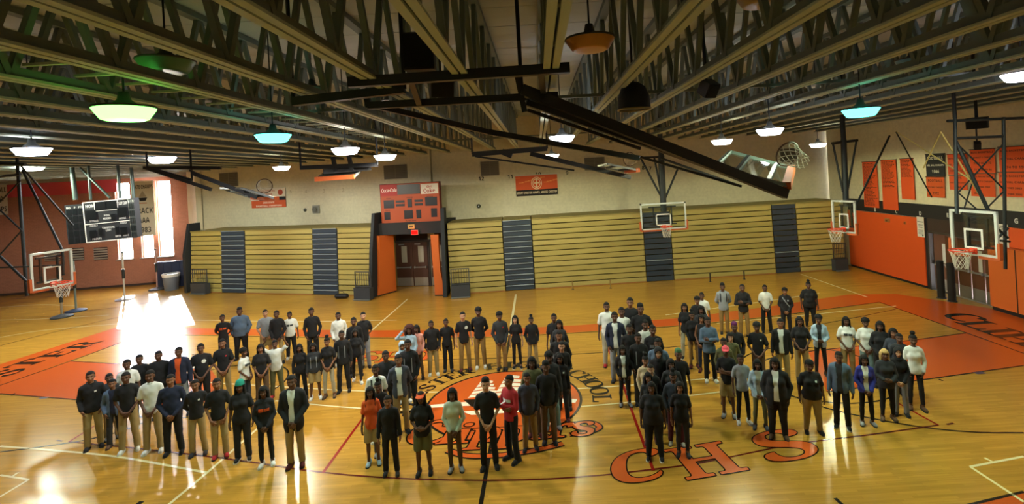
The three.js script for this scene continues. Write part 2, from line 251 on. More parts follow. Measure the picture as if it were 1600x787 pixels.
// side wall with banners: cream above, a black stripe, orange padding below
{
  const zEnd = 30.9; const doorA = RW.pix(1453, 400).s, doorB = RW.pix(1560, 440).s;
  const w = slabs('wall_banner', RW, 0, zEnd, 0, ROOM.deck + 0.1, [[doorA, doorB, 0, 2.3]], 0.3, creamMat, 'cream side wall with orange padding and championship banners'); var wallBanner = w;
  const Z = (a, b, y0, y1, t, mat, name, lab) => part(name, box(b - a, y1 - y0, t, (a + b) / 2, (y0 + y1) / 2, t / 2), mat, w, lab);
  Z(1.6, zEnd, 2.8, 3.34, 0.03, bandMat, 'black_band', 'black painted stripe above the padding');
  const pad0 = RW.pix(1331, 400).s, pad1 = RW.pix(1449, 400).s;
  Z(pad0, pad1, 0.1, 2.78, 0.09, orangeWallMat, 'wall_pad', 'orange wall pad'); Z(pad0, pad1, 0, 0.1, 0.06, blackMat, 'wall_base');
  Z(pad1, doorA, 0, 2.8, 0.05, bandMat, 'door_post'); Z(doorA, doorB, 2.3, 2.8, 0.03, std('#3a2a22', 0.7), 'door_header');
  const op0 = doorB + 0.02;
  Z(op0, zEnd, 2.15, 2.8, 0.06, orangeWallMat, 'wall_pad', 'upper orange pad'); 
  for (let s = op0, k = 0; s < zEnd - 1; s += 1.0, k++) { const p = Z(s, s + 0.97, 0.14, 2.14, 0.32, orangeDeepMat, 'wall_locker', 'amber orange locker panel'); if (k < 4) { part('locker_seam', box(0.03, 2.0, 0.02, s + 0.985, 1.14, 0.32), blackMat, p); if (k % 2 === 1) { part('locker_vent', box(0.42, 0.34, 0.015, s + 0.45, 0.55, 0.325), std('#3a1d12', 0.8), p); } } }
  Z(op0, zEnd, 0, 0.14, 0.26, blackMat, 'wall_base');
  // section letters on the stripe
  for (const [ch, px, py] of [['B', 1367, 328], ['C', 1400, 331], ['D', 1437, 334], ['E', 1480, 337], ['F', 1500, 332], ['G', 1586, 346]]) { const q = RW.pix(px, py); const g = new THREE.ShapeGeometry(glyph(ch, 0.16, font.sans), 3).rotateY(0).translate(q.s, q.y - 0.05, 0.035); part('section_letter', g, whiteMat, w); }
  // notices on the pads
  const notice = (x0, y0, x1, y1, d, draw, lab) => { const p = RW.pix(x0, y0, d), q = RW.pix(x1, y1, d); const wd = q.s - p.s, h = p.y - q.y; const m = new THREE.MeshStandardMaterial({ map: canvasTex(128, 256, draw), roughness: 0.7 }); const o = tagMesh('notice_sheet', new THREE.PlaneGeometry(wd, h).translate((p.s + q.s) / 2, (p.y + q.y) / 2, d), m, lab, 'notice'); frameGroup(o, RW); };
  const lines = (g, W, H) => { g.fillStyle = '#d9d6cc'; g.fillRect(0, 0, W, H); g.fillStyle = '#222'; g.textAlign = 'center'; };
  notice(1432, 338, 1445, 371, 0.1, (g, W, H) => { lines(g, W, H); g.font = 'bold 22px sans-serif'; g.fillText('WARNING', W / 2, 70); g.fillText('DO NOT', W / 2, 110); g.fillText('STAND', W / 2, 140); g.font = '14px sans-serif'; for (let k = 0; k < 4; k++) g.fillRect(20, 165 + k * 16, 88, 4); g.fillRect(85, 225, 22, 18); }, 'white printed notice on the orange pad beside the doorway');
  notice(1557, 349, 1577, 391, 0.08, (g, W, H) => { lines(g, W, H); for (let k = 0; k < 7; k++) g.fillRect(14, 20 + k * 18, 100 - (k * 37) % 40, 5); g.font = 'bold 26px sans-serif'; g.fillText('E', 80, 190); g.fillText('E  F', 70, 236); }, 'white printed notice behind the glass backboard');
  // doorway: one leaf standing open, two pairs of brown doors
  const brown = std('#5b3722', 0.5), frameM = std('#3b332c', 0.6), paneM = new THREE.MeshStandardMaterial({ color: '#b9b7ab', roughness: 0.25 });
  const back = struct('trim_1', box(doorB - doorA + 0.4, 2.6, 0.1, (doorA + doorB) / 2, 1.3, -1.3), std('#4c4a46', 0.8), 'grey corridor wall seen through the doorway'); frameGroup(back, RW);
  const jamb = struct('trim_2', merged([box(0.07, 2.3, 0.36, doorA + 0.035, 1.15, -0.12), box(0.07, 2.3, 0.36, doorB - 0.035, 1.15, -0.12), box(doorB - doorA, 0.07, 0.36, (doorA + doorB) / 2, 2.265, -0.12)]), frameM, 'dark frame around the wide doorway'); frameGroup(jamb, RW);
  const side = struct('trim_3', merged([box(0.1, 2.6, 1.3, doorA - 0.2, 1.3, -0.75), box(0.1, 2.6, 1.3, doorB + 0.2, 1.3, -0.75), box(doorB - doorA + 0.5, 0.1, 1.3, (doorA + doorB) / 2, 2.55, -0.75)]), std('#4c4a46', 0.8), 'grey sides of the corridor behind the doorway'); frameGroup(side, RW);
  function leaf(n, s0, s1, lab, ajar) { const wd = s1 - s0; const o = struct('door_' + n, null, null, lab); frameGroup(o, RW); const gq = new THREE.Group(); gq.name = 'leaf'; o.add(gq); gq.position.set(s0, 0, -0.12); gq.rotation.y = ajar;
    part('panel', box(wd - 0.02, 2.16, 0.05, wd / 2, 1.1, 0), brown, gq); part('pane', box(0.16, 0.75, 0.06, wd * 0.72, 1.45, 0), paneM, gq); part('push_bar', merged([box(wd * 0.8, 0.05, 0.05, wd / 2, 1.02, 0.08), box(0.05, 0.1, 0.08, wd * 0.12, 1.02, 0.05), box(0.05, 0.1, 0.08, wd * 0.88, 1.02, 0.05)]), steelMat, gq); part('kick_plate', box(wd - 0.06, 0.42, 0.06, wd / 2, 0.24, 0.001), std('#857f76', 0.4, 0.4), gq); }
  const L = doorB - doorA, wL = L / 5.2; leaf(1, doorA + 0.08, doorA + 0.08 + wL * 0.95, 'brown door leaf standing ajar beside the orange pad', 0.35);
  const s2 = doorA + wL * 1.15; for (let k = 0; k < 4; k++) leaf(2 + k, s2 + k * wL, s2 + (k + 1) * wL - 0.02, ['brown door with a wired pane beside the open leaf', 'brown door behind the first dark post', 'brown door behind the second dark post', 'brown door next to the amber lockers'][k], 0);
  // two dark padded posts in front of the doors
  for (const [x0, x1, y1, lab] of [[1490, 1500, 465, 'dark padded post in front of the doors, nearer the open leaf'], [1509, 1521, 470, 'dark padded post in front of the doors, nearer the lockers']]) { const b = onLevel((x0 + x1) / 2, y1 - 1), t = onLevel((x0 + x1) / 2, y1); const o = thing('padded_post', lab, 'post', V(Math.min(b.x, 14.6), 0, b.z)); part('post_pad', new THREE.CylinderGeometry(0.12, 0.12, 1.35, 14).translate(0, 0.685, 0), std('#19140f', 0.8), o); part('post_foot', new THREE.CylinderGeometry(0.15, 0.16, 0.02, 14).translate(0, 0.01, 0), blackMat, o); part('post_cap', new THREE.SphereGeometry(0.12, 14, 6, 0, 6.3, 0, 1.57).scale(1, 0.25, 1).translate(0, 1.36, 0), blackMat, o); }
  // banners
  const B = (x0, yt0, x1, yb1, cols, label, draw, W = 256, H = 320, d = 0.05) => { const p = RW.pix(x0, yt0, d), q = RW.pix(x1, yb1, d); const wd = q.s - p.s, h = p.y - q.y; const m = new THREE.MeshStandardMaterial({ map: canvasTex(W, H, (g, a, b) => { g.fillStyle = cols[0]; g.fillRect(0, 0, a, b); g.fillStyle = cols[1]; g.textAlign = 'center'; draw(g, a, b); }), roughness: 0.85 });
    const o = thing('wall_banner', label, 'banner'); frameGroup(o, RW); part('banner_cloth', box(wd, h, 0.012, (p.s + q.s) / 2, (p.y + q.y) / 2, d), m, o); part('banner_rod', new THREE.CylinderGeometry(0.015, 0.015, wd + 0.06, 8).rotateZ(Math.PI / 2).translate((p.s + q.s) / 2, p.y, d), blackMat, o); };
  const list = (n, cols = 1, from = 18) => (g, W, H) => { g.font = '11px sans-serif'; const r = rng(n * 91); for (let k = 0; k < n; k++) for (let c = 0; c < cols; c++) { const y = from + k * 13; let x = 14 + c * (W - 20) / cols; const end = x + (W - 50) / cols * (0.6 + 0.4 * r()); while (x < end) { const l = 8 + r() * 26; g.fillRect(x, y, l, 6); x += l + 6; } } };
  const dk = '#2c120a', or = '#d8531f';
  B(1347, 253, 1374, 325, [or, dk], 'long orange banner densely printed with names from top to bottom', list(36, 1), 200, 500);
  B(1376, 250, 1404, 329, [or, dk], 'long orange banner with names on its upper half only', list(21, 1), 200, 500);
  B(1406, 248, 1430, 312, [or, dk], 'shorter orange banner with a few rows of names', list(14, 1), 200, 430);
  const say = (rows) => (g, W, H) => { for (const [t, s, y, x] of rows) { g.font = 'bold ' + s + 'px sans-serif'; g.fillText(t, (x || 0.5) * W, y * H); } };
  B(1446, 241, 1477, 275, ['#17181c', '#c9c4b4'], 'black football champions banner with pale lettering', say([['FOOTBALL', 44, 0.25], ['DEL VAL CHAMPS', 29, 0.55], ['1986', 46, 0.86]]), 256, 256);
  B(1447, 276, 1477, 309, ['#c9551f', dk], 'orange football champions banner under the black one', say([['FOOTBALL', 42, 0.25], ['DEL VAL CHAMPS', 28, 0.55], ['1972', 42, 0.86]]), 256, 256);
  B(1480, 241, 1513, 273, ['#c94a1d', dk], 'orange boys basketball banner dated 1971 to 1973', say([['BOYS BASKETBALL', 26, 0.25], ['DEL VAL CHAMPS', 28, 0.55], ['1971 TO 1973', 32, 0.86]]), 256, 256);
  B(1483, 274, 1512, 297, [or, dk], 'small orange champions banner with short lettering', say([['BOYS', 44, 0.25], ['DISTRICT 1 CHAMPS', 24, 0.55], ['1966', 40, 0.88]]), 256, 200);
  B(1515, 234, 1556, 270, [or, dk], 'orange boys basketball district champions banner with columns of years', say([['BOYS BASKETBALL', 27, 0.17], ['DISTRICT 1 CHAMPS', 24, 0.38], ['55 59 66 71 72', 28, 0.62], ['73 79 83 89 94', 28, 0.9]]), 256, 256);
  B(1516, 271, 1556, 308, [or, dk], 'orange boys basketball banner with empty lower rows', say([['BOYS BASKETBALL', 27, 0.17], ['DISTRICT 1 CHAMPS', 24, 0.38], ['99 2000 2003', 26, 0.62], ['2005', 26, 0.9, 0.25]]), 256, 256);
  B(1560, 230, 1612, 268, [or, dk], 'wide orange boys basketball banner dated 1974 to 1983', say([['BOYS BASKETBALL', 27, 0.2], ['DEL VAL CHAMPS', 30, 0.52], ['1974 TO 1983', 34, 0.86]]), 256, 256);
  B(1560, 269, 1612, 309, [or, dk], 'wide orange boys basketball banner with two columns of years', say([['BOYS BASKETBALL', 27, 0.2], ['DEL VAL CHAMPS', 30, 0.45], ['1985 2003', 26, 0.68], ['1986 2005', 26, 0.93]]), 256, 256);
}
// the rest of the shell, behind and beside the camera
struct('wall_near', box(ROOM.x1 - ROOM.x0 + 0.6, ROOM.deck + 0.2, 0.3, (ROOM.x0 + ROOM.x1) / 2, ROOM.deck / 2, ROOM.z0 + 0.15), creamMat, 'cream wall behind the camera');
struct('wall_end', box(0.3, ROOM.deck + 0.2, ROOM.z0 - ROOM.z1, ROOM.x0 + 0.15, ROOM.deck / 2, (ROOM.z0 + ROOM.z1) / 2), brickMat, 'brick end wall far beyond the hoop');

// ceiling: deck boards on open trusses
const ceiling = struct('ceiling', box(ROOM.x1 - ROOM.x0 + 1.2, 0.2, ROOM.z0 - ROOM.z1, (ROOM.x0 + ROOM.x1) / 2, ROOM.deck + 0.14, (ROOM.z0 + ROOM.z1) / 2), deckMat, 'dark roof deck carried by rows of open steel trusses');
{
  const deckGeo = box(ROOM.x1 - ROOM.x0, 0.05, 0.585); for (let z = ROOM.z0 - 0.3; z > -33; z -= 0.6) { const m = part('deck_board', deckGeo, deckMat, ceiling); m.position.set((ROOM.x0 + ROOM.x1) / 2, ROOM.deck + 0.015 - 0.01 * R(), z); }
  const depth = ROOM.deck - ROOM.chord - 0.06, zA = 3.6, H = ROOM.chord;
  const step = 1.3, web = beam(V(0, 0.03, 0), V(0, depth, -step * 0.45), 0.075, 0.075, V(1, 0, 0)), web2 = beam(V(0, depth, -step * 0.45), V(0, 0.03, -step * 0.98), 0.075, 0.075, V(1, 0, 0)), post = beam(V(0, 0.03, 0), V(0, depth, 0), 0.05, 0.05, V(1, 0, 0));
  const farEdge = (x) => x > -6 ? -26.1 : x > -19.6 ? Math.min(-26.2, -24.66 - 1.9 - (x + 8.18) * -0.319) : -31.1 + (x + 24) * -0.12;
  for (let i = -33; i <= 12; i++) {
    const x = 0.25 + 1.17 * i, zB = farEdge(x), L = zA - zB; const t = new THREE.Group(); t.name = 'truss'; t.position.set(x, H, 0); ceiling.add(t);
    part('chord_angle', box(0.085, 0.03, L, -0.058, 0, (zA + zB) / 2), chordMat, t); part('chord_angle', box(0.085, 0.03, L, 0.058, 0, (zA + zB) / 2), chordMat, t);
    part('chord_flange', merged([box(0.014, 0.12, L, -0.02, 0.07, (zA + zB) / 2), box(0.014, 0.12, L, 0.02, 0.07, (zA + zB) / 2)]), webMat, t);
    part('top_chord', box(0.16, 0.1, L, 0, depth - 0.02, (zA + zB) / 2), webMat, t);
    const one = Math.abs(i) <= 7, gs = [];
    for (let z = zA; z > zB + step; z -= step) { for (const g of [web, web2]) { if (one && z < 0) { const m = part('web_bar', g, webMat, t); m.position.z = z; } else gs.push(g.clone().translate(0, 0, z)); } }
    if (gs.length) part('web', merged(gs), webMat, t);
  }
  // ladder of flat bars between two trusses
  for (let z = -2.5; z > -24; z -= 0.62) part('bridging_bar', box(1.05, 0.03, 0.05, 0.25 + 1.17 * -4.5, H + 0.16, z), chordMat, ceiling);
  for (const z of [-10.5, -20.5]) part('bridging_angle', box(48, 0.06, 0.06, -9, H + 0.2, z), webMat, ceiling);
}
// ---------------------------------------------------------------- bleachers
const boardTones = ['#ab9b57', '#a69553', '#ae9e5c', '#a39351'].map((c) => std(c, 0.55));
const navyTones = ['#2c3847', '#283342'].map((c) => std(c, 0.6)), treadMat = std('#8d99a5', 0.6), oliveTop = std('#8c7f45', 0.7), carcassMat = std('#a08b50', 0.8);
const ROWS = 13, TOPY = 3.3;
function bleacherRun(F, pxs, labels, name) {
  pxs.forEach(([a, b, kind], i) => {
    const s0 = F.pix(a, 440).s, s1 = F.pix(b, 440).s, w = s1 - s0; const o = thing(kind ? 'bleacher_aisle' : 'bleacher_section', labels[i], 'bleachers', null, 0, 'folded bleachers'); const base = F.pt((s0 + s1) / 2, 0); frameGroup(o, F); o.position.copy(base);
    part('carcass', box(w - 0.02, TOPY - 0.05, BACK - 0.5, 0, TOPY / 2, -BACK / 2 - 0.18), carcassMat, o);
    const rh = TOPY / ROWS; const bg = box(w - 0.012, rh - 0.045, 0.05), tread = box(w - 0.04, 0.03, 0.1), seat = box(w - 0.012, 0.03, 0.16);
    for (let k = 0; k < ROWS; k++) { const set = -0.012 * k;
      if (kind) { const m = part('step_riser', bg, navyTones[k % 2], o); m.position.set(0, rh * (k + 0.5), set); if (kind === 1 || k === 3) { const t = part('step_tread', tread, treadMat, o); t.position.set(0, rh * (k + 0.93), set + 0.03); } }
      else { const m = part('board', bg, boardTones[(k * 7 + i * 3) % 4], o); m.position.set(0, rh * (k + 0.5) - 0.01 + 0.006 * (R() - 0.5), set); const q = part('seat_edge', seat, boardTones[(k * 5 + i) % 4], o); q.position.set(0, rh * (k + 1) - 0.05, set - 0.12); } }
    part('top_deck', box(w - 0.01, 0.05, BACK - 0.2, 0, TOPY + 0.0, -BACK / 2 + 0.02), oliveTop, o);
    if (!kind) part('toe_rail', box(w, 0.05, 0.04, 0, 0.03, 0.08), std('#9a6a34', 0.7), o);
  });
}
bleacherRun(FL, [[299, 346, 0], [347, 383, 1], [384, 489, 0], [490, 528, 1], [529, 584, 0]], ['narrow tan bleacher section at the far end beside the bin', 'navy aisle steps beside the narrow end section', 'wide tan bleacher section between the two navy aisles', 'navy aisle steps under the silver wall horn', 'tan bleacher section beside the double doorway, under the small bell']);
bleacherRun(FR, [[703, 789, 0], [790, 835, 1], [836, 1010, 0], [1011, 1053, 2], [1054, 1213, 0], [1214, 1251, 2], [1252, 1323, 0]], ['tan bleacher section beside the doorway with the wire cart', 'navy aisle steps under the orange wall banner', 'widest tan bleacher section beside the hanging hoop', 'navy aisle steps behind the glass backboard', 'long tan bleacher section with black posts at its foot', 'dark navy aisle steps by the corner', 'tan bleacher section in the corner by the orange pad']);
// small black posts along the foot of the bleachers
for (const [px, py, dk, lab] of [[895, 449, 0, 'short tan post at the foot of the widest bleachers, toward the banner side'], [954, 447, 0, 'short tan post at the foot of the widest bleachers, toward the hanging hoop'], [1110, 437, 1, 'short black post at the foot of the long bleachers, toward the hanging hoop'], [1163, 433, 1, 'short black post at the foot of the long bleachers, toward the corner']]) { const b = onLevel(px, py + 3); const o = thing('floor_post', lab, 'post', V(b.x, 0, b.z), 0, dk ? 'black floor posts' : 'tan floor posts'); part('post', new THREE.CylinderGeometry(0.03, 0.03, 0.4, 8).translate(0, 0.2, 0), dk ? blackMat : std('#8a6f36', 0.7), o); part('post_foot', new THREE.CylinderGeometry(0.06, 0.06, 0.015, 10).translate(0, 0.0075, 0), blackMat, o); }
// folding rail carts
function railCart(px0, px1, py, F, d, label, plain) { const s0 = F.pix(px0, py, d).s, s1 = F.pix(px1, py, d).s, w = s1 - s0; const o = thing('rail_cart', label, 'rail cart'); frameGroup(o, F); o.position.copy(F.pt((s0 + s1) / 2, 0, d)); const m = plain ? std('#3a3a3c', 0.6, 0.3) : std('#4c4f54', 0.5, 0.4);
  part('cart_box', box(w, 0.55, 0.3, 0, 0.3, 0), std('#33363c', 0.7), o); part('rail', merged([box(w, 0.04, 0.04, 0, 1.3, 0), box(w, 0.04, 0.04, 0, 0.62, 0), box(0.04, 0.74, 0.04, -w / 2 + 0.02, 0.95, 0), box(0.04, 0.74, 0.04, w / 2 - 0.02, 0.95, 0)]), m, o);
  for (let k = 1; k < 7; k++) part('rail_bar', new THREE.CylinderGeometry(0.012, 0.012, 0.7, 6).translate(-w / 2 + w * k / 7, 0.96, 0), m, o); for (const x of [-1, 1]) part('caster', new THREE.CylinderGeometry(0.03, 0.03, 0.03, 10).rotateZ(Math.PI / 2).translate(x * w * 0.4, 0.03, 0.1), blackMat, o); part('cart_ledge', box(w, 0.03, 0.1, 0, 0.04, 0.2), steelMat, o); }
railCart(302, 325, 456, FL, 0.35, 'grey wire rail cart by the end of the narrow bleacher section'); railCart(556, 581, 462, FL, 0.75, 'grey wire rail cart beside the orange doorway pad with the long panel'); railCart(706, 735, 461, FR, 0.72, 'grey wire rail cart beside the narrower orange doorway pad'); railCart(1303, 1323, 422, FR, 0.3, 'dark wire rail cart in the corner by the orange wall pad', true);
// end panels of the bleachers
{ const fin = (F, s, d0, d1, h, label, lean = 0) => { const o = thing('bleacher_end_panel', label, 'panel'); frameGroup(o, F); o.position.copy(F.pt(s, 0, 0)); const sh = new THREE.Shape([[d0, 0], [d1, 0], [d1 - lean, h * 0.55], [d1 - lean - 0.35, h], [d0, h]].map((p) => new THREE.Vector2(...p))); part('panel', new THREE.ExtrudeGeometry(sh, { depth: 0.16, bevelEnabled: true, bevelSize: 0.01, bevelThickness: 0.01, bevelSegments: 1 }).rotateY(-Math.PI / 2).translate(0.08, 0, 0), std('#1d2228', 0.7), o); part('panel_edge', box(0.03, h * 0.9, 0.05, 0, h * 0.45, d0 + 0.03), blackMat, o); };
  fin(FL, -0.14, -0.75, 0.25, 3.75, 'black bleacher end panel beside the dark mat'); fin(FL, FL.L + 0.12, -0.7, 0.5, 3.95, 'dark bleacher end panel flanking the double doors, by the long pad', 0.25); fin(FR, -0.12, -0.7, 0.5, 4.05, 'dark bleacher end panel flanking the double doors, by the short pad', 0.25); }
// ---------------------------------------------------------------- doorway between the bleachers
{
  const a = FL.pt(FL.L + 0.3, 0), b = FR.pt(-0.3, 0), D = wallFrame(a, b), doorZ = -2.0;
  const lintel = struct('trim_4', (() => { const top = D.pix(640, 347, -0.35).y; return box(D.L + 0.1, top - 2.87, 1.9, D.L / 2, (top + 2.87) / 2, -1.3); })(), bandMat, 'black lintel above the double doors'); frameGroup(lintel, D);
  const pad = (s, ang, w, label) => { const o = thing('doorway_pad', label, 'wall pad'); frameGroup(o, D); o.position.copy(D.pt(s, 0, 0)); const sh = new THREE.Shape([[0, 0.06], [w, 0.06], [w, 2.85], [w * 0.2, 2.85], [w * 0.14, 1.4], [w * 0.07, 0.6]].map((p) => new THREE.Vector2(...p))); const g = new THREE.ExtrudeGeometry(sh, { depth: 0.2, bevelEnabled: true, bevelSize: 0.015, bevelThickness: 0.015, bevelSegments: 2 }); g.rotateY(ang); part('pad', g, orangeDeepMat, o); const q = box(w, 0.06, 0.2, w / 2, 0.03, 0.1); q.rotateY(ang); part('pad_base', q, blackMat, o); };
  { const p0 = onLevel(594, 459), p1 = onLevel(621, 451.5), q0 = p0.clone().sub(D.O), dd = p1.clone().sub(p0); const ang = Math.atan2(-dd.dot(D.n), dd.dot(D.u)); pad(q0.dot(D.u), ang, dd.length(), 'long orange pad lining the doorway'); }
  { const o = thing('doorway_pad', 'narrow orange pad front beside the third door', 'wall pad'); frameGroup(o, D); const sh = new THREE.Shape([[0.16, 0.05], [-0.34, 0.05], [-0.36, 1.2], [-0.4, 2.85], [-0.04, 2.85], [-0.02, 1.2]].map((p) => new THREE.Vector2(...p))); part('pad', new THREE.ExtrudeGeometry(sh, { depth: 0.14, bevelEnabled: false })
.translate(D.L + 0.02, 0, 0.02), orangeDeepMat, o); part('pad_base', box(0.48, 0.05, 0.16, D.L - 0.08, 0.025, 0.1), blackMat, o); }
  const brown = std('#4a2c1e', 0.5), pane = std('#a9a392', 0.25), kick = std('#a7a196', 0.35, 0.6), frameM = std('#2f211a', 0.6); const backS = struct('trim_5', box(D.L + 0.6, 3.3, 0.12, D.L / 2, 1.65, doorZ - 0.15), std('#3a2820', 0.8), 'dark brown wall around the double doors'); frameGroup(backS, D);
  const dp = (px) => D.pix(px, 446, doorZ - 0.06).s; const fr = [dp(621), dp(648), dp(671), dp(676), dp(676) + 0.85];
  [[fr[0], fr[1], 'brown door beside the long orange pad'], [fr[1], fr[2], 'middle brown door with a push bar'], [fr[3], fr[4], 'brown door partly hidden by the narrow pad']].forEach(([s0, s1, lab], i) => { const w = s1 - s0, o = struct('door_' + (6 + i), null, null, lab); frameGroup(o, D); const c = (s0 + s1) / 2, z = doorZ - 0.06; part('panel', box(w - 0.01, 2.25, 0.06, c, 1.13, z), brown, o); part('pane', box(0.3, 0.85, 0.07, i === 0 ? c + 0.02 : c + 0.05, 1.65, z), pane, o); part('push_bar', merged([box(w * 0.84, 0.05, 0.05, c, 0.98, z + 0.09), box(0.05, 0.1, 0.09, c - w * 0.38, 0.98, z + 0.06), box(0.05, 0.1, 0.09, c + w * 0.38, 0.98, z + 0.06)]), steelMat, o); part('kick_plate', box(w - 0.06, 0.42, 0.07, c, 0.24, z), kick, o); part('door_closer', box(0.3, 0.06, 0.06, c - 0.1, 2.17, z + 0.06), steelMat, o); });
  const post = struct('trim_6', merged([box(0.1, 2.3, 0.1, (fr[2] + fr[3]) / 2, 1.15, doorZ - 0.04), box(0.1, 2.3, 0.1, fr[0] - 0.05, 1.15, doorZ - 0.04), box(fr[4] - fr[0] + 0.1, 0.1, 0.1, (fr[0] + fr[4]) / 2, 2.32, doorZ - 0.04)]), frameM, 'dark frame of the double doors'); frameGroup(post, D);
  { const q = D.pix(644, 364, 0.0); const o = thing('exit_sign', 'small lit red exit sign above the double doors', 'exit sign'); frameGroup(o, D); part('sign_case', box(0.36, 0.24, 0.08, q.s, q.y, -0.31), std('#8a8178', 0.6), o); const m = new THREE.MeshStandardMaterial({ color: '#300', emissive: '#ff2a20', emissiveIntensity: 2.2, emissiveMap: canvasTex(128, 80, (g, W, H) => { g.fillStyle = '#ff3028'; g.fillRect(0, 0, W, H); g.fillStyle = '#5a0000'; g.font = 'bold 46px sans-serif'; g.textAlign = 'center'; g.fillText('EXIT', W / 2, 56); }) }); part('sign_face', box(0.32, 0.2, 0.01, q.s, q.y, -0.266), m, o); const pl = new THREE.PointLight('#ff3020', 0.6, 0, 2); pl.position.set(q.s, q.y, -0.18); pl.castShadow = true; o.add(pl);
    const s = D.pix(638, 355, 0.0); const t = thing('door_plaque', 'small pale plaque on the black lintel beside the exit sign', 'plaque'); frameGroup(t, D); part('plaque', box(0.34, 0.2, 0.03, s.s, s.y, -0.33), std('#b59a55', 0.6), t); part('plaque_text', box(0.2, 0.08, 0.006, s.s, s.y, -0.312), std('#5a4420', 0.6), t); }
  // orange scoreboard above the lintel
  const p = D.pix(593, 290, -0.4), q = D.pix(688, 345, -0.4), W = q.s - p.s, Hh = p.y - q.y + 0.05; const o = thing('orange_scoreboard', 'orange and red wall scoreboard with unlit digit panels above the doors', 'scoreboard'); frameGroup(o, D); o.position.copy(D.pt((p.s + q.s) / 2, (p.y + q.y) / 2, -0.45)); 
  part('case', box(W + 0.06, Hh + 0.06, 0.2, 0, 0, -0.11), std('#5b1d12', 0.7), o);
  const face = new THREE.MeshStandardMaterial({ roughness: 0.6, map: canvasTex(760, 440, (g, a, b) => { g.fillStyle = '#a8481f'; g.fillRect(0, 0, a, b); g.fillStyle = '#a3241c'; g.fillRect(0, 0, 225, 130); g.fillStyle = '#dad3c6'; g.fillRect(530, 14, 220, 112); g.fillStyle = '#e8ded6'; g.font = 'italic bold 56px serif'; g.fillText('Coca-Cola', 10, 84, 205); g.fillStyle = '#a3241c'; g.textAlign = 'center'; g.font = 'bold 34px serif'; g.fillText('diet', 636, 56); g.font = 'bold 62px serif'; g.fillText('Coke', 636, 112); g.fillStyle = '#3a1008'; g.font = 'bold 22px sans-serif'; g.fillText('HOME', 105, 165); g.fillText('PERIOD', 380, 165); g.fillText('VISITOR', 640, 165); g.fillText('FOULS', 80, 300); g.fillText('BONUS', 270, 200); g.fillText('FOULS', 680, 300); g.fillText('PLAYER FOUL', 380, 425); }) });
  part('face', box(W, Hh, 0.02, 0, 0, 0), face, o);
  for (const [x, y, w, h] of [[0.295, 0.02, 0.39, 0.25], [0.05, 0.4, 0.18, 0.21], [0.46, 0.39, 0.075, 0.22], [0.76, 0.37, 0.2, 0.22], [0.05, 0.7, 0.1, 0.2], [0.39, 0.68, 0.15, 0.22], [0.6, 0.68, 0.08, 0.22], [0.85, 0.66, 0.1, 0.22], [0.26, 0.42, 0.15, 0.06], [0.26, 0.51, 0.15, 0.06], [0.58, 0.42, 0.14, 0.06], [0.58, 0.51, 0.14, 0.06]]) part('digit_panel', box(W * w, Hh * h, 0.02, W * (x + w / 2 - 0.5), Hh * (0.5 - y - h / 2), 0.012), std('#24242a', 0.35), o);
}
// ---------------------------------------------------------------- things on the far walls
const NUMW = { 12: 'twelve', 11: 'eleven', 10: 'ten', 9: 'nine', 8: 'eight', 7: 'seven', 6: 'six', 5: 'five', 4: 'four', 3: 'three', 2: 'two' };
function wallItem(F, d, x0, y0, x1, y1) { const p = F.pix(x0, y0, d), q = F.pix(x1, y1, d); return { s: (p.s + q.s) / 2, y: (p.y + q.y) / 2, w: Math.abs(q.s - p.s), h: Math.abs(p.y - q.y) }; }
function ventGrille(F, x0, y0, x1, y1, label) { const b = wallItem(F, 0.02, x0, y0, x1, y1); const o = thing('wall_vent', label, 'vent'); frameGroup(o, F); o.position.copy(F.pt(b.s, b.y, 0.02)); part('vent_back', box(b.w, b.h, 0.03), std('#6b675c', 0.8), o); part('vent_frame', merged([box(b.w, 0.03, 0.05, 0, b.h / 2, 0.01), box(b.w, 0.03, 0.05, 0, -b.h / 2, 0.01), box(0.03, b.h, 0.05, -b.w / 2, 0, 0.01), box(0.03, b.h, 0.05, b.w / 2, 0, 0.01), box(0.03, b.h, 0.05, 0, 0, 0.01)]), std('#837e70', 0.7), o); for (let k = 1; k < 8; k++) part('slat', box(b.w - 0.04, 0.02, 0.03, 0, b.h * (k / 8 - 0.5), 0.02), std('#7a766a', 0.7), o); }
ventGrille(WL, 343, 271, 372, 290, 'grey wall vent above the narrow bleacher section'); ventGrille(WL, 600, 259, 636, 278, 'grey wall vent above the orange scoreboard'); ventGrille(WR, 751, 253, 780, 273, 'grey wall vent beside the number twelve'); ventGrille(WR, 913, 247, 945, 264, 'grey wall vent between the two folded hoops'); ventGrille(WR, 1219, 233, 1246, 252, 'grey wall vent behind the folded hoop net');
function signOn(F, x0, y0, x1, y1, name, label, cat, W, H, draw, d = 0.05) { const b = wallItem(F, d, x0, y0, x1, y1); const o = thing(name, label, cat); frameGroup(o, F); o.position.copy(F.pt(b.s, b.y, d)); part('banner_cloth', box(b.w, b.h, 0.015), new THREE.MeshStandardMaterial({ roughness: 0.8, map: canvasTex(W, H, draw) }), o); part('banner_rod', new THREE.CylinderGeometry(0.018, 0.018, b.w + 0.05, 8).rotateZ(Math.PI / 2).translate(0, b.h / 2, 0), whiteMat, o); return o; }
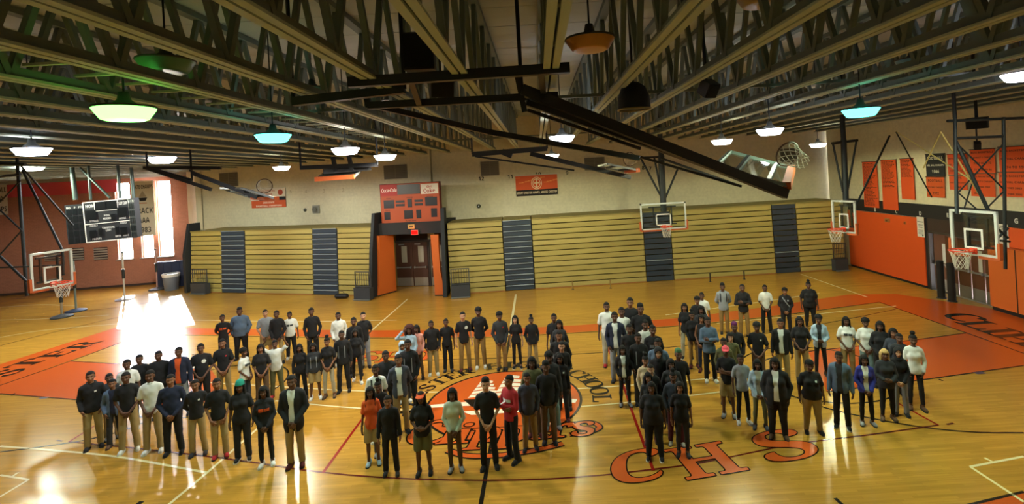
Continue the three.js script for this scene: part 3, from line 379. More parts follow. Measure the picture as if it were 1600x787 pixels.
signOn(WR, 805, 275, 872, 303, 'wall_banner', 'orange and black wall banner with a round white emblem', 'banner', 512, 214, (g, W, H) => { g.fillStyle = '#d4562a'; g.fillRect(0, 0, W, H); g.fillStyle = '#e88a4a'; for (let k = 0; k < 14; k++) g.fillRect(k * 38, 20 + (k * 53) % 60, 60, 7); g.fillStyle = '#1d1a1c'; g.fillRect(0, H - 62, W, 62); g.strokeStyle = '#ead6b8'; g.lineWidth = 7; g.beginPath(); g.arc(W / 2, 86, 62, 0, 7); g.stroke(); g.beginPath(); g.arc(W / 2, 86, 44, 0, 7); g.stroke(); g.fillStyle = '#ead6b8'; g.fillRect(W / 2 - 6, 34, 12, 100); g.fillRect(W / 2 - 30, 78, 60, 12); g.textAlign = 'center'; g.font = 'bold 32px sans-serif'; g.fillText('WHAT CHESTER MAKES, MAKES CHESTER', W / 2, H - 20, W - 20); });
signOn(WL, 392, 296, 447, 323, 'wall_banner', 'white, black and orange welcome banner behind the folded backboard', 'banner', 512, 250, (g, W, H) => { g.fillStyle = '#ddd0bd'; g.fillRect(0, 0, W, H); g.fillStyle = '#c9562e'; g.fillRect(0, 155, W, 95); g.fillStyle = '#1c1c26'; g.fillRect(120, 112, W - 120, 45); g.fillStyle = '#b04a34'; g.font = 'bold 34px sans-serif'; g.textAlign = 'center'; g.fillText('WELCOME TO', 250, 46); g.fillText('CHESTER', 250, 88); g.beginPath(); g.arc(440, 56, 38, 0, 7); g.fill(); g.fillStyle = '#f0d9c8'; g.font = 'bold 32px sans-serif'; g.fillText('2005 STATE', 260, 195); g.fillText('BASKETBALL CHAMPIONS', 260, 238, 400); });
for (const [n, px, py] of [['12', 752, 279], ['11', 797, 276], ['10', 841, 272], ['9', 886, 270], ['8', 1005, 262], ['7', 1016, 263]]) { const q = WR.pix(px, py, 0.02); const g = new THREE.ShapeGeometry(glyph(n, 0.2, font.sans), 3); g.center(); const o = tagMesh('wall_number', g, blackMat, 'small black numeral ' + NUMW[n] + ' painted on the cream wall', 'number'); frameGroup(o, WR); o.position.copy(WR.pt(q.s, q.y, 0.012)); }
for (const [n, px, py] of [['6', 437, 299], ['5', 454, 299], ['4', 478, 299], ['3', 506, 298], ['2', 536, 297]]) { const q = WL.pix(px, py, 0.02); const g = new THREE.ShapeGeometry(glyph(n, 0.2, font.sans), 3); g.center(); const o = tagMesh('wall_number', g, std('#b3a98c', 0.8), 'faded numeral ' + NUMW[n] + ' on the cream wall', 'number'); frameGroup(o, WL); o.position.copy(WL.pt(q.s, q.y, 0.012)); }
{ const bell = (F, px, py, r, label) => { const q = F.pix(px, py, 0.05); const o = thing('alarm_bell', label, 'bell'); frameGroup(o, F); o.position.copy(F.pt(q.s, q.y, 0)); part('bell_dome', new THREE.SphereGeometry(r, 18, 10, 0, 6.3, 0, 1.57).rotateX(Math.PI / 2), std('#55564c', 0.4, 0.5), o); part('bell_base', box(r * 1.2, r * 1.2, 0.04, 0, 0, 0.0), std('#77756a', 0.7), o); part('bell_hub', new THREE.CylinderGeometry(r * 0.2, r * 0.2, 0.05, 10).rotateX(Math.PI / 2).translate(0, 0, r), steelMat, o); };
  bell(WL, 476, 328, 0.1, 'small round alarm bell on the cream wall'); bell(WR, 748, 322, 0.11, 'small round white rimmed clock bell beside the doorway');
  const q = WL.pix(493, 327, 0.1), o = thing('wall_horn', 'square silver loudspeaker horn on the cream wall', 'loudspeaker'); frameGroup(o, WL); o.position.copy(WL.pt(q.s, q.y, 0)); part('horn_box', box(0.44, 0.44, 0.1, 0, 0, 0.05), std('#9d9c92', 0.4, 0.3), o); part('horn_cone', new THREE.CylinderGeometry(0.15, 0.06, 0.12, 20).rotateX(Math.PI / 2).translate(0, 0, 0.15), std('#84837a', 0.4, 0.4), o); }
// ---------------------------------------------------------------- by the window wall
{
  const p = LW.pix(250, 404, 1.0), q = LW.pix(297, 446, 1.0); { const o = thing('dark_mat', 'dark blue folded gym mat standing under the window', 'gym mat'); const b = onLevel(272, 447); frameGroup(o, LW); o.position.copy(b); const w = 1.75; for (let k = 0; k < 4; k++) part('mat_panel', box(w / 4 - 0.015, 1.5, 0.28, w * (k + 0.5) / 4 - w / 2, 0.75, 0), std('#2a3350', 0.7), o); }
  { const b = onLevel(280, 448); const o = thing('waste_bin', 'grey waste bin with a pale liner beside the dark mat', 'bin', V(b.x + 0.1, 0, b.z + 0.75)); part('bin_body', new THREE.LatheGeometry([[0.0, 0.01], [0.34, 0.0], [0.42, 0.9], [0.39, 0.9], [0.31, 0.05], [0, 0.05]].map((a) => new THREE.Vector2(...a)), 24), std('#6a7180', 0.6), o); part('bin_liner', new THREE.TorusGeometry(0.42, 0.035, 8, 28).rotateX(Math.PI / 2).translate(0, 0.9, 0), std('#d3d6da', 0.6), o); part('liner_fold', new THREE.CylinderGeometry(0.435, 0.425, 0.14, 24, 1, true).translate(0, 0.83, 0), std('#d3d6da', 0.6, 0, { side: THREE.DoubleSide }), o); }
  const pole = (px, py, h, mat, label, base) => { const b = onLevel(px, py); const o = thing('volleyball_post', label, 'post', V(b.x, 0, b.z)); part('post_base', new THREE.LatheGeometry([[0, 0], [0.42, 0], [0.42, 0.05], [0.16, 0.12], [0.06, 0.14], [0, 0.14]].map((a) => new THREE.Vector2(...a)), 28), base, o); part('post_tube', new THREE.CylinderGeometry(0.045, 0.045, h - 0.1, 12).translate(0, h / 2 + 0.05, 0), mat, o); part('post_sleeve', new THREE.CylinderGeometry(0.07, 0.07, 0.5, 12).translate(0, h * 0.55, 0), darkSteel, o); part('post_cap', new THREE.SphereGeometry(0.055, 10, 8).translate(0, h, 0), darkSteel, o); };
  pole(97, 495, 1.7, std('#8e8479', 0.5, 0.3), 'grey volleyball post standing under the glass backboard', std('#4a4d55', 0.6)); pole(119, 486, 2.5, std('#6f7c80', 0.5, 0.3), 'taller grey volleyball post on a blue weighted base', std('#31456b', 0.6)); pole(195, 468, 2.5, std('#b9b3ad', 0.5, 0.3), 'pale volleyball post standing in the sunlight', std('#8b8690', 0.6)); pole(246, 452, 2.3, std('#b08a86', 0.5, 0.2), 'thin post on a small base beside the dark mat', std('#3b3b44', 0.6));
  // banners on the window wall
  signOn(LW, 204, 284, 244, 367, 'track_banner', 'pale hanging state champions track banner from 1983', 'banner', 400, 800, (g, W, H) => { g.fillStyle = '#cfc8b6'; g.fillRect(0, 0, W, H); g.fillStyle = '#2b2a28'; g.textAlign = 'center'; g.font = 'bold 78px sans-serif'; g.fillText('STATE CHAMPS', W / 2, 110, W - 30); g.beginPath(); g.moveTo(120, 240); g.lineTo(280, 240); g.lineTo(250, 290); g.lineTo(150, 290); g.fill(); g.fillStyle = '#a59b86'; g.beginPath(); g.moveTo(200, 140); g.lineTo(270, 230); g.lineTo(130, 230); g.fill(); g.fillStyle = '#b77b5a'; g.fillRect(130, 315, 140, 14); g.fillStyle = '#2b2a28'; g.font = 'bold 110px sans-serif'; g.fillText('TRACK', W / 2, 470, W - 60); g.fillText('AAA', W / 2, 610, 200); g.fillText('1983', W / 2, 750, 260); }, 0.6);
  signOn(LW, -28, 290, 13, 335, 'champions_banner', 'pale hanging champions banner cut off beside the hoop frame', 'banner', 400, 440, (g, W, H) => { g.fillStyle = '#d8cfc4'; g.fillRect(0, 0, W, H); g.fillStyle = '#2b2a28'; g.textAlign = 'right'; g.font = 'bold 100px sans-serif'; g.fillText('FOOTBALL', W - 12, 110, W - 20); g.fillText('PIAA', W - 60, 240); g.fillText('CHAMPS', W - 12, 390, W - 20); }, 0.3);
}
// hanging scoreboard
{
  const z = -20.5, A = at(140, 345, z), B = at(204, 340, z - 0.6); const o = thing('black_scoreboard', 'black hanging scoreboard with home and visitor panels', 'scoreboard'); const Wc = 1.62, H = 1.58;
  const c = at(171, 344, z); o.position.copy(c); o.rotation.set(0, 0.16, 0.04);
  const t = (w, h, draw) => new THREE.MeshStandardMaterial({ roughness: 0.6, map: canvasTex(w, h, (g, a, b) => { g.fillStyle = '#1d2026'; g.fillRect(0, 0, a, b); g.fillStyle = '#cfd0cc'; g.textAlign = 'center'; draw(g, a, b); }) });
  const digits = (parent, list) => { for (const [x, y, w, h, dx] of list) part('digit_panel', box(w, h, 0.02, x, y, dx || 0.12), std('#0f1216', 0.35), parent); };
  const mid = part('main_panel', box(Wc, H, 0.2), std('#1d2026', 0.6), o); part('face', box(Wc - 0.01, H - 0.01, 0.01, 0, 0, 0.105), t(700, 600, (g, a, b) => { g.font = 'bold 62px sans-serif'; g.fillText('HOME', 120, 80); g.fillText('VISITOR', 585, 80, 190); g.font = 'bold 40px sans-serif'; g.fillText('POSS', 345, 235, 90); g.fillText('PERIOD', 345, 280, 130); g.fillText('BONUS', 140, 300); g.fillText('BONUS', 585, 300, 110); g.fillText('FOULS', 130, 370); g.fillText('FOULS', 590, 370, 100); g.fillText('TIMEOUTS', 350, 420); g.fillText('LEFT', 350, 462); g.fillText('POINTS', 160, 575); g.fillText('MATCH', 490, 565, 90); g.fillText('POINTS', 610, 565, 90); }), mid);
  part('border', merged([box(Wc, 0.035, 0.02, 0, H / 2, 0.11), box(Wc, 0.035, 0.02, 0, -H / 2, 0.11), box(Wc, 0.03, 0.02, 0, -0.08, 0.11), box(0.035, H, 0.02, -Wc / 2, 0, 0.11), box(0.035, H, 0.02, Wc / 2, 0, 0.11), box(0.82, 0.025, 0.02, 0, H / 2 - 0.38, 0.11), box(0.025, 0.38, 0.02, -0.41, H / 2 - 0.19, 0.11), box(0.025, 0.38, 0.02, 0.41, H / 2 - 0.19, 0.11)]), whiteMat, mid);
  digits(mid, [[-0.2, 0.6, 0.36, 0.3], [0.2, 0.6, 0.36, 0.3], [-0.56, 0.28, 0.36, 0.38], [0.56, 0.28, 0.34, 0.38], [0.22, 0.12, 0.16, 0.24], [-0.56, -0.48, 0.22, 0.3], [-0.28, -0.42, 0.12, 0.28], [0.32, -0.42, 0.12, 0.28], [0.56, -0.48, 0.22, 0.3]]);
  for (const [s, a, w] of [[-1, 0.18, 0.62], [1, -0.75, 0.66]]) { const g = new THREE.Group(); g.name = 'wing'; o.add(g); g.position.set(s * Wc / 2, 0, 0); g.rotation.y = a; part('wing_panel', box(w, H * 0.98, 0.16, s * w / 2, s < 0 ? -0.02 : 0.02, 0), std('#1d2026', 0.6), g); part('wing_face', box(w - 0.01, H * 0.97, 0.01, s * w / 2, s < 0 ? -0.02 : 0.02, 0.085), t(300, 600, (q, W, Hh) => { q.font = 'bold 44px sans-serif'; q.fillText('NO', 55, 60); q.fillText('P', 155, 60); q.fillText('PTS', 245, 60); }), g); for (let r = 0; r < 5; r++) for (let k = 0; k < 3; k++) part('digit_panel', box(w * 0.24, 0.22, 0.015, s * w / 2 + (k - 1) * w * 0.31, 0.48 - r * 0.29, 0.09), std('#12181c', 0.35), g); }
  const rod1 = (px, py, px2, py2, zz, r) => { const P = o.worldToLocal(at(px, py, zz)), Q = o.worldToLocal(at(px2, py2, zz)); part('hanger_pole', rod(P, Q, r, 10), greenSteel, o); };
  o.updateMatrixWorld(); rod1(112, 259, 118, 312, z, 0.085); rod1(138, 258, 142, 312, z, 0.05); rod1(184, 258, 188, 310, z, 0.05); rod1(205, 262, 209, 309, z, 0.06); rod1(125, 262, 172, 309, z, 0.045);
}

{ const b = onLevel(534, 466); const o = thing('gym_bag', 'small black bag lying on the floor at the foot of the bleachers', 'bag', V(b.x, 0, b.z), -0.2); part('bag_body', new THREE.CapsuleGeometry(0.16, 0.4, 6, 16).rotateZ(Math.PI / 2).scale(1, 0.75, 1).translate(0, 0.12, 0), blackMat, o); part('bag_strap', new THREE.TorusGeometry(0.16, 0.014, 6, 20, Math.PI).translate(0, 0.2, 0.02), std('#2a2a30', 0.8), o); }
for (const [px, py, lab] of [[1387, 344, 'small tan wall box high on the orange pad'], [1414, 348, 'small round wall button beside the tan wall box']]) { const q = RW.pix(px, py, 0.1), o = thing('wall_box', lab, 'wall box'); frameGroup(o, RW); o.position.copy(RW.pt(q.s, q.y, 0.1)); if (px < 1400) { part('box_cover', box(0.26, 0.16, 0.06, 0, 0, 0.02), std('#a5713f', 0.6), o); part('box_lens', box(0.1, 0.08, 0.02, 0, 0, 0.06), std('#6b3a1c', 0.5), o); } else { part('button_plate', new THREE.CylinderGeometry(0.07, 0.07, 0.03, 18).rotateX(Math.PI / 2), std('#a5602f', 0.6), o); part('button', new THREE.CylinderGeometry(0.03, 0.03, 0.03, 14).rotateX(Math.PI / 2).translate(0, 0, 0.025), std('#6b3a1c', 0.5), o); } }
// ---------------------------------------------------------------- basketball hoops
const boardGlass = new THREE.MeshPhysicalMaterial({ color: 0xf4f8f6, roughness: 0.02, transmission: 1, thickness: 0 });
const boardFrame = std('#c9cfcb', 0.45, 0.2), padOrange = std('#b4531f', 0.7), rimOrange = std('#d6401c', 0.45), netMat = std('#cfcabd', 0.9);
function netGeo() { const gs = [], n = 10, rows = 5, P = (i, k) => { const t = k / rows, r = 0.225 - 0.1 * Math.pow(t, 0.7), a = (i + (k % 2) * 0.5) / n * Math.PI * 2; return V(r * Math.cos(a), -0.42 * t, r * Math.sin(a)); }; for (let k = 0; k < rows; k++) for (let i = 0; i < n; i++) { gs.push(rod(P(i, k), P(i, k + 1), 0.006, 4)); gs.push(rod(P(i, k), P(i + (k % 2 ? 1 : -1), k + 1), 0.006, 4)); } return merged(gs); }
const NET = netGeo(), lightSteel = std('#a8965a', 0.5, 0.2), armBlack = std('#16171c', 0.5);
function addBoard(o, W, withNet = true) {       // board in local axes: x across, y up, z towards the court; origin at the rim's height on the board
  const H = 1.07, y0 = -0.15, q = Math.min(1, W / 1.5), sw = 0.61 * q; const b = new THREE.Group(); b.name = 'backboard'; o.add(b);
  part('glass', box(W - 0.08, H - 0.08, 0.015, 0, y0 + H / 2, 0), boardGlass, b);
  part('board_frame', merged([box(W, 0.06, 0.05, 0, y0 + 0.03, 0), box(W, 0.06, 0.05, 0, y0 + H - 0.03, 0), box(0.06, H, 0.05, -W / 2 + 0.03, y0 + H / 2, 0), box(0.06, H, 0.05, W / 2 - 0.03, y0 + H / 2, 0)]), boardFrame, b);
  part('target_square', merged([box(sw, 0.05, 0.004, 0, 0.03, 0.012), box(sw, 0.05, 0.004, 0, 0.46, 0.012), box(0.05, 0.48, 0.004, -sw / 2 + 0.025, 0.245, 0.012), box(0.05, 0.48, 0.004, sw / 2 - 0.025, 0.245, 0.012)]), whiteMat, b);
  for (const s of [-1, 1]) part('edge_pad', merged([box(W * 0.5 - 0.12, 0.06, 0.09, s * (W / 4 + 0.06), y0 - 0.02, 0), box(0.06, 0.38, 0.09, s * (W / 2 + 0.02), y0 + 0.16, 0)]), padOrange, b);
  const r = new THREE.Group(); r.name = 'rim'; o.add(r); part('ring', new THREE.TorusGeometry(0.228, 0.016, 8, 32).rotateX(Math.PI / 2).translate(0, 0, 0.38), rimOrange, r); part('bracket', merged([box(0.16, 0.14, 0.03, 0, -0.04, 0.03), box(0.13, 0.03, 0.14, 0, -0.01, 0.1), rod(V(-0.06, -0.1, 0.04), V(-0.14, -0.01, 0.2), 0.012), rod(V(0.06, -0.1, 0.04), V(0.14, -0.01, 0.2), 0.012)]), rimOrange, r);
  if (withNet) part('net', NET.clone().translate(0, 0, 0.38), netMat, o);
  part('board_arm', merged([box(W * 0.6, 0.05, 0.05, 0, 0.75, -0.12), box(W * 0.6, 0.05, 0.05, 0, 0.05, -0.12), box(0.05, 0.76, 0.05, -W * 0.2, 0.4, -0.12), box(0.05, 0.76, 0.05, W * 0.2, 0.4, -0.12)]), darkSteel, o);
}
function hoop(px, py, turn, W, label, bars) {        // px, py: middle of the ring, which hangs 3.05 m above the floor
  const c = onLevel(px, py, 3.05); const o = thing('basketball_hoop', label, 'basketball hoop'); o.rotation.y = turn; o.position.set(c.x - 0.38 * Math.sin(turn), 3.05, c.z - 0.38 * Math.cos(turn)); addBoard(o, W); o.updateMatrixWorld();
  for (const [x0, y0, x1, y1, r, dz0, dz1, light] of bars) { const z = o.position.z; const P = o.worldToLocal(at(x0, y0, z + (dz0 || 0))), Q = o.worldToLocal(at(x1, y1, z + (dz1 || 0))); part('hanger_bar', rod(P, Q, r * (px > 1400 ? 0.72 : 0.9), 10), light ? lightSteel : darkSteel, o); }
  { const b = bars[0], T = at(b[0], b[1], o.position.z + (b[5] || 0)); if (T.y < ROOM.chord - 0.02) part('hanger_rod', rod(o.worldToLocal(T.clone()), o.worldToLocal(T.clone().setY(ROOM.deck - 0.03)), b[4] * 0.8, 8), darkSteel, o); }
  return o;
}
hoop(97, 441, 1.3, 1.05, 'glass backboard hoop hanging from a dark frame beside the volleyball posts', [[27, 252, 42, 462, 0.05, -0.5, -0.5], [35, 265, 98, 392, 0.04, -0.5, -0.3], [30, 256, 114, 352, 0.03, 0, -1.2], [98, 392, 99, 430, 0.04, -0.3, -0.3], [0, 316, 32, 282, 0.025], [0, 328, 34, 360, 0.025], [34, 360, 0, 398, 0.025], [0, 400, 42, 440, 0.04], [0, 418, 96, 414, 0.025], [0, 276, 32, 272, 0.04], [-10, 255, 40, 257, 0.05]]);
hoop(1501, 391, -1.42, 1.12, 'glass backboard hoop hanging from a braced frame in front of the brown doors', [[1492, 185, 1495, 334, 0.055, -0.4], [1568, 183, 1571, 420, 0.055, -0.4, -0.4], [1480, 189, 1606, 184, 0.05, -0.4, -0.4], [1492, 216, 1568, 213, 0.05, -0.4, -0.4], [1493, 220, 1552, 345, 0.06, -0.35], [1570, 222, 1498, 300, 0.025, -0.4, -0.4], [1493, 222, 1570, 297, 0.025, -0.4, -0.4], [1570, 297, 1542, 325, 0.025, -0.4, -0.2], [1496, 300, 1530, 330, 0.025, -0.4, -0.2], [1470, 206, 1545, 328, 0.025, -0.4, -0.2, 1], [1470, 206, 1443, 262, 0.025, -0.4, -1.2, 1], [1400, 205, 1520, 283, 0.022, -2, -0.6, 1], [1520, 283, 1504, 333, 0.022, -0.6, -0.2], [1553, 352, 1575, 372, 0.04], [1553, 378, 1575, 356, 0.04], [1553, 375, 1578, 377, 0.035]]);
hoop(1041, 354, 0.0, 1.83, 'glass backboard hoop on a green post in front of the bleachers', [[1033, 243, 1037, 330, 0.14, -0.15, -0.15], [1000, 245, 1034, 309, 0.045, -0.15, -0.15], [1022, 245, 1034, 306, 0.045, -0.3, -0.15], [1060, 261, 1038, 313, 0.045, -0.15, -0.15], [999, 246, 1034, 245, 0.04, -0.15, -0.15], [1033, 247, 1158, 291, 0.05, 0.6, 2.2]]);
hoop(1305, 358, -1.3, 0.92, 'glass backboard hoop beside the orange wall pad in the corner', [[1318, 218, 1322, 322, 0.1, -0.1, -0.1], [1301, 222, 1317, 300, 0.035, -0.1, -0.1], [1338, 221, 1323, 305, 0.035, -0.1, -0.1], [1300, 224, 1340, 219, 0.05, -0.1, -0.1], [1390, 212, 1332, 332, 0.035, -1.0, -0.1], [1400, 206, 1456, 308, 0.025, -1.0, -1.0]]);
// hoops folded up under the roof
function foldedHoop(label, bars, corners, padEdge, netAt) {
  const o = thing('folded_hoop', label, 'basketball hoop'); const P = bars.map((b) => [at(b[0], b[1], b[2]), at(b[3], b[4], b[5]), b[6], b[7]]); o.position.copy(P[0][0]); const L = (p) => p.clone().sub(o.position);
  for (const [p, q, w, h] of P) part('folding_arm', beam(L(p), L(q), w, h || w, V(0, 1, 0)), armBlack, o);
  for (const T of [P[0][0], P[0][1]]) if (T.y < ROOM.chord - 0.02 && T.y > 5.4) part('hanger_rod', rod(L(T), L(T.clone().setY(ROOM.deck - 0.03)), 0.03, 8), armBlack, o);
  if (corners) { const [A, B, C, D] = corners.map((c) => L(at(...c))); const b = new THREE.Group(); b.name = 'backboard'; o.add(b); const mk = (p, q, w) => beam(p, q, w, w, V(0, 1, 0)); const g = new THREE.BufferGeometry(); const u = B.clone().sub(A), v = D.clone().sub(A), n = u.clone().cross(v).normalize().multiplyScalar(0.008); const c2 = A.clone().add(u).add(v); const pos = [A, B, c2, D].flatMap((p) => [p.clone().add(n), p.clone().sub(n)]);
    g.setAttribute('position', new THREE.Float32BufferAttribute(pos.flatMap((p) => [p.x, p.y, p.z]), 3)); g.setIndex([0, 2, 4, 0, 4, 6, 1, 5, 3, 1, 7, 5, 0, 1, 2, 1, 3, 2, 2, 3, 4, 3, 5, 4, 4, 5, 6, 5, 7, 6, 6, 7, 0, 7, 1, 0]); const g2 = g.toNonIndexed(); g2.computeVertexNormals(); part('glass', g2, boardGlass, b);
    part('board_frame', merged([mk(A, B, 0.06), mk(B, c2, 0.06), mk(c2, D, 0.06), mk(D, A, 0.06)]), std('#8b9090', 0.5, 0.2), b); if (padEdge) part('edge_pad', mk(B.clone().lerp(c2, -0.02), B.clone().lerp(c2, 1.02), 0.13), padOrange, b); part('board_arm', merged([mk(A.clone().lerp(B, 0.3), D.clone().lerp(c2, 0.3), 0.07), mk(A.clone().lerp(B, 0.75), D.clone().lerp(c2, 0.75), 0.07)]), darkSteel, b);
    const m = B.clone().add(c2).multiplyScalar(0.5).lerp(A.clone().add(D).multiplyScalar(0.5), 0.15), nn = n.clone().normalize(); if (nn.y < 0) nn.negate(); const rimC = m.clone().addScaledVector(nn, 0.4); const q = new THREE.Quaternion().setFromUnitVectors(V(0, 0, 1), nn); const rot = (g) => g.applyQuaternion(q).translate(m.x, m.y, m.z); if (netAt) { part('ring', rot(new THREE.TorusGeometry(0.228, 0.016, 8, 28).rotateX(Math.PI / 2).translate(0, 0, 0.38)), std('#5a4030', 0.5), o); part('net', rot(NET.clone().translate(0, 0, 0.38)), netMat, o); } }
  return o;
}
foldedHoop('large hoop folded up on long black double arms, glass board tilted', [[815, 140, -7.6, 1228, 303, -8.7, 0.13, 0.16], [822, 160, -7.7, 1225, 300, -8.9, 0.09, 0.09], [824, 172, -7.7, 1000, 232, -8.3, 0.05, 0.05], [808, 118, -7.6, 820, 175, -7.6, 0.08, 0.08], [545, 129, -6.6, 890, 106, -6.6, 0.11, 0.13], [575, 165, -8.0, 872, 149, -8.0, 0.1, 0.11], [640, 118, -6.6, 655, 162, -8.0, 0.08], [845, 112, -6.6, 850, 152, -8.0, 0.08], [1000, 245, -8.6, 1158, 291, -9.0, 0.04, 0.04]], [[1141, 237, -10.3], [1237, 262, -10.3], [1262, 297, -8.7], [1116, 260, -8.7]], true, true);
foldedHoop('hoop arms folded up beside the black speaker cabinet', [[458, 159, -7.3, 632, 139, -7.3, 0.12, 0.12], [576, 163, -8.1, 762, 206, -9.2, 0.09, 0.09], [762, 206, -9.2, 998, 247, -10.2, 0.1, 0.1], [573, 150, -8.1, 577, 168, -8.1, 0.09, 0.09]]);
foldedHoop('small far hoop folded up over the orange and black banner', [[738, 241, -17, 855, 232, -17, 0.14, 0.16], [785, 237, -17, 800, 243, -17, 0.3, 0.2], [829, 240, -17, 985, 277, -18, 0.14, 0.14], [742, 244, -17, 897, 266, -18, 0.06, 0.06]], [[935, 259, -18.2], [978, 268, -18.2], [995, 263, -16.8], [950, 256, -16.8]], true, true);
foldedHoop('hoop folded up above the welcome banner, glass board level', [[230, 261, -16, 300, 282, -16.2, 0.1, 0.1], [228, 262, -16, 330, 296, -16.2, 0.1, 0.1], [300, 270, -16, 402, 308, -16.4, 0.1, 0.12], [296, 266, -16, 375, 300, -16.4, 0.06, 0.06], [225, 262, -16, 345, 262, -16, 0.1, 0.1]], [[345, 294, -17.2], [395, 309, -17.2], [418, 306, -15.9], [378, 294, -15.9]], true, true);
foldedHoop('hoop folded flat above the silver wall horn, orange pad showing', [[470, 262, -15, 590, 257, -15, 0.12, 0.12], [520, 245, -15, 525, 268, -15, 0.1, 0.1], [545, 243, -15, 550, 266, -15, 0.1, 0.1], [505, 268, -15, 580, 262, -15.5, 0.14, 0.14]], [[508, 270, -15.7], [494, 280, -15.0], [548, 278, -15.0], [564, 266, -15.7]], true, false);

// ---------------------------------------------------------------- roof lamps
const lampShell = std('#33342f', 0.7);
function lamp(px, py, wpx, tint, power, label) {
  const D = power > 150 ? 0.88 : 0.62, z = -D * FOCAL / wpx; const p = at(px, py, z); const o = thing('ceiling_lamp', label, 'lamp', p, 0); const lit = power > 0, tinted = /70ff60|50ffe0/.test(tint);
  const K = D / 0.62, prof = [[0.0, -0.075], [0.2, -0.075], [0.235, -0.06], [0.31, 0.055], [0.31, 0.075], [0.0, 0.075]].map((a) => new THREE.Vector2(...a));
  const lens = lit ? new THREE.MeshStandardMaterial({ color: '#222', emissive: tint, emissiveIntensity: tinted ? 5.5 : 22, roughness: 0.4 }) : new THREE.MeshPhysicalMaterial({ color: tint, roughness: 0.35, transmission: 0.25, thickness: 0, side: THREE.DoubleSide });
  part('lamp_lens', new THREE.LatheGeometry(prof, 24).scale(K, K, K), lens, o);
  part('lamp_rim', new THREE.TorusGeometry(0.31, 0.014, 6, 28).rotateX(Math.PI / 2).translate(0, 0.075, 0).scale(K, K, K), lampShell, o);
  part('lamp_housing', new THREE.LatheGeometry([[0, 0.08], [0.16, 0.08], [0.13, 0.12], [0.07, 0.17], [0.05, 0.26], [0, 0.27]].map((a) => new THREE.Vector2(...a)), 20), lampShell, o);
  const top = ROOM.deck - p.y; part('lamp_stem', new THREE.CylinderGeometry(0.012, 0.012, top - 0.25, 8).translate(0, (top + 0.25) / 2, 0), darkSteel, o);
  if (lit) { const c = new THREE.Color(tint).lerp(new THREE.Color(1, 1, 1), tinted ? 0.65 : 0), l = new THREE.SpotLight(c.multiply(px < 700 ? new THREE.Color(1.0, 0.96, 0.84) : new THREE.Color(0.97, 1.0, 0.66)), power, 0, 1.54, 0.12, 2); l.position.set(0, -0.1 * K, 0); l.target.position.set(0, -3, 0); l.castShadow = true; l.shadow.radius = 8; o.add(l, l.target); }
}
const LAMPK = 0.72;
for (const [px, py, w, tint, power, label] of [
  [195, 178, 82, '#70ff60', 60, 'bright green tinted roof lamp near the ladder of roof bars'], [427, 216, 52, '#50ffe0', 60, 'bright cyan roof lamp above the welcome banner'], [50, 237, 48, '#e6ecff', 90, 'bright bluish white roof lamp above the hoop frame'], [48, 262, 36, '#f2fff2', 260, 'bright white roof lamp just under the bluish one'], [253, 250, 38, '#f2f4ff', 220, 'bright white roof lamp between scoreboard and tall window'], [440, 263, 25, '#fffbe6', 100, 'small bright roof lamp on the far side above the faded numbers'], [540, 236, 42, '#fff2f6', 100, 'large bright roof lamp above the folded orange pad'], [602, 246, 34, '#fffaf2', 100, 'bright roof lamp above the orange scoreboard'], [878, 217, 40, '#eef4ff', 60, 'bright roof lamp behind the folded black arms'], [862, 244, 24, '#fffbe6', 60, 'small bright roof lamp above the orange and black banner'], [1128, 222, 32, '#fff8e8', 60, 'bright roof lamp above the tilted glass board'], [1203, 206, 40, '#f0f4ff', 60, 'bright roof lamp beside the folded hoop net'], [1345, 176, 52, '#50ffe0', 60, 'bright cyan roof lamp over the name banners'], [1597, 120, 52, '#f4f0ff', 60, 'very bright roof lamp at the end of the banner wall'], [1278, 227, 24, '#fffbe6', 60, 'small bright roof lamp by the corner hoop'],
  [260, 104, 78, '#4f8468', 0, 'unlit green roof lamp between trusses'], [488, 144, 48, '#4f8d8c', 0, 'unlit teal roof lamp above the black folded arm'], [607, 163, 38, '#c9c4cc', 0, 'unlit white roof lamp between black arms'], [668, 174, 28, '#c9c6bf', 0, 'smaller unlit white roof lamp below the black cabinet'], [922, 70, 76, '#c98a3c', 0, 'unlit amber roof lamp near the dark speaker dome'], [1186, 2, 66, '#b99a5c', 0, 'unlit tan roof lamp high between trusses'], [1274, 132, 35, '#c4cbd0', 0, 'unlit pale roof lamp over the cyan one'], [1198, 149, 26, '#c8c8c0', 0, 'small unlit pale roof lamp above the bright pair'], [1425, 98, 44, '#4a7f92', 0, 'unlit blue roof lamp above the name banners'], [320, 179, 32, '#c0bfc4', 0, 'small unlit pale roof lamp beside the green one'], [116, 169, 40, '#5f78a0', 0, 'unlit bluish roof lamp beside the bright green lamp'],
]) lamp(px, py, w, tint, power * LAMPK, label);
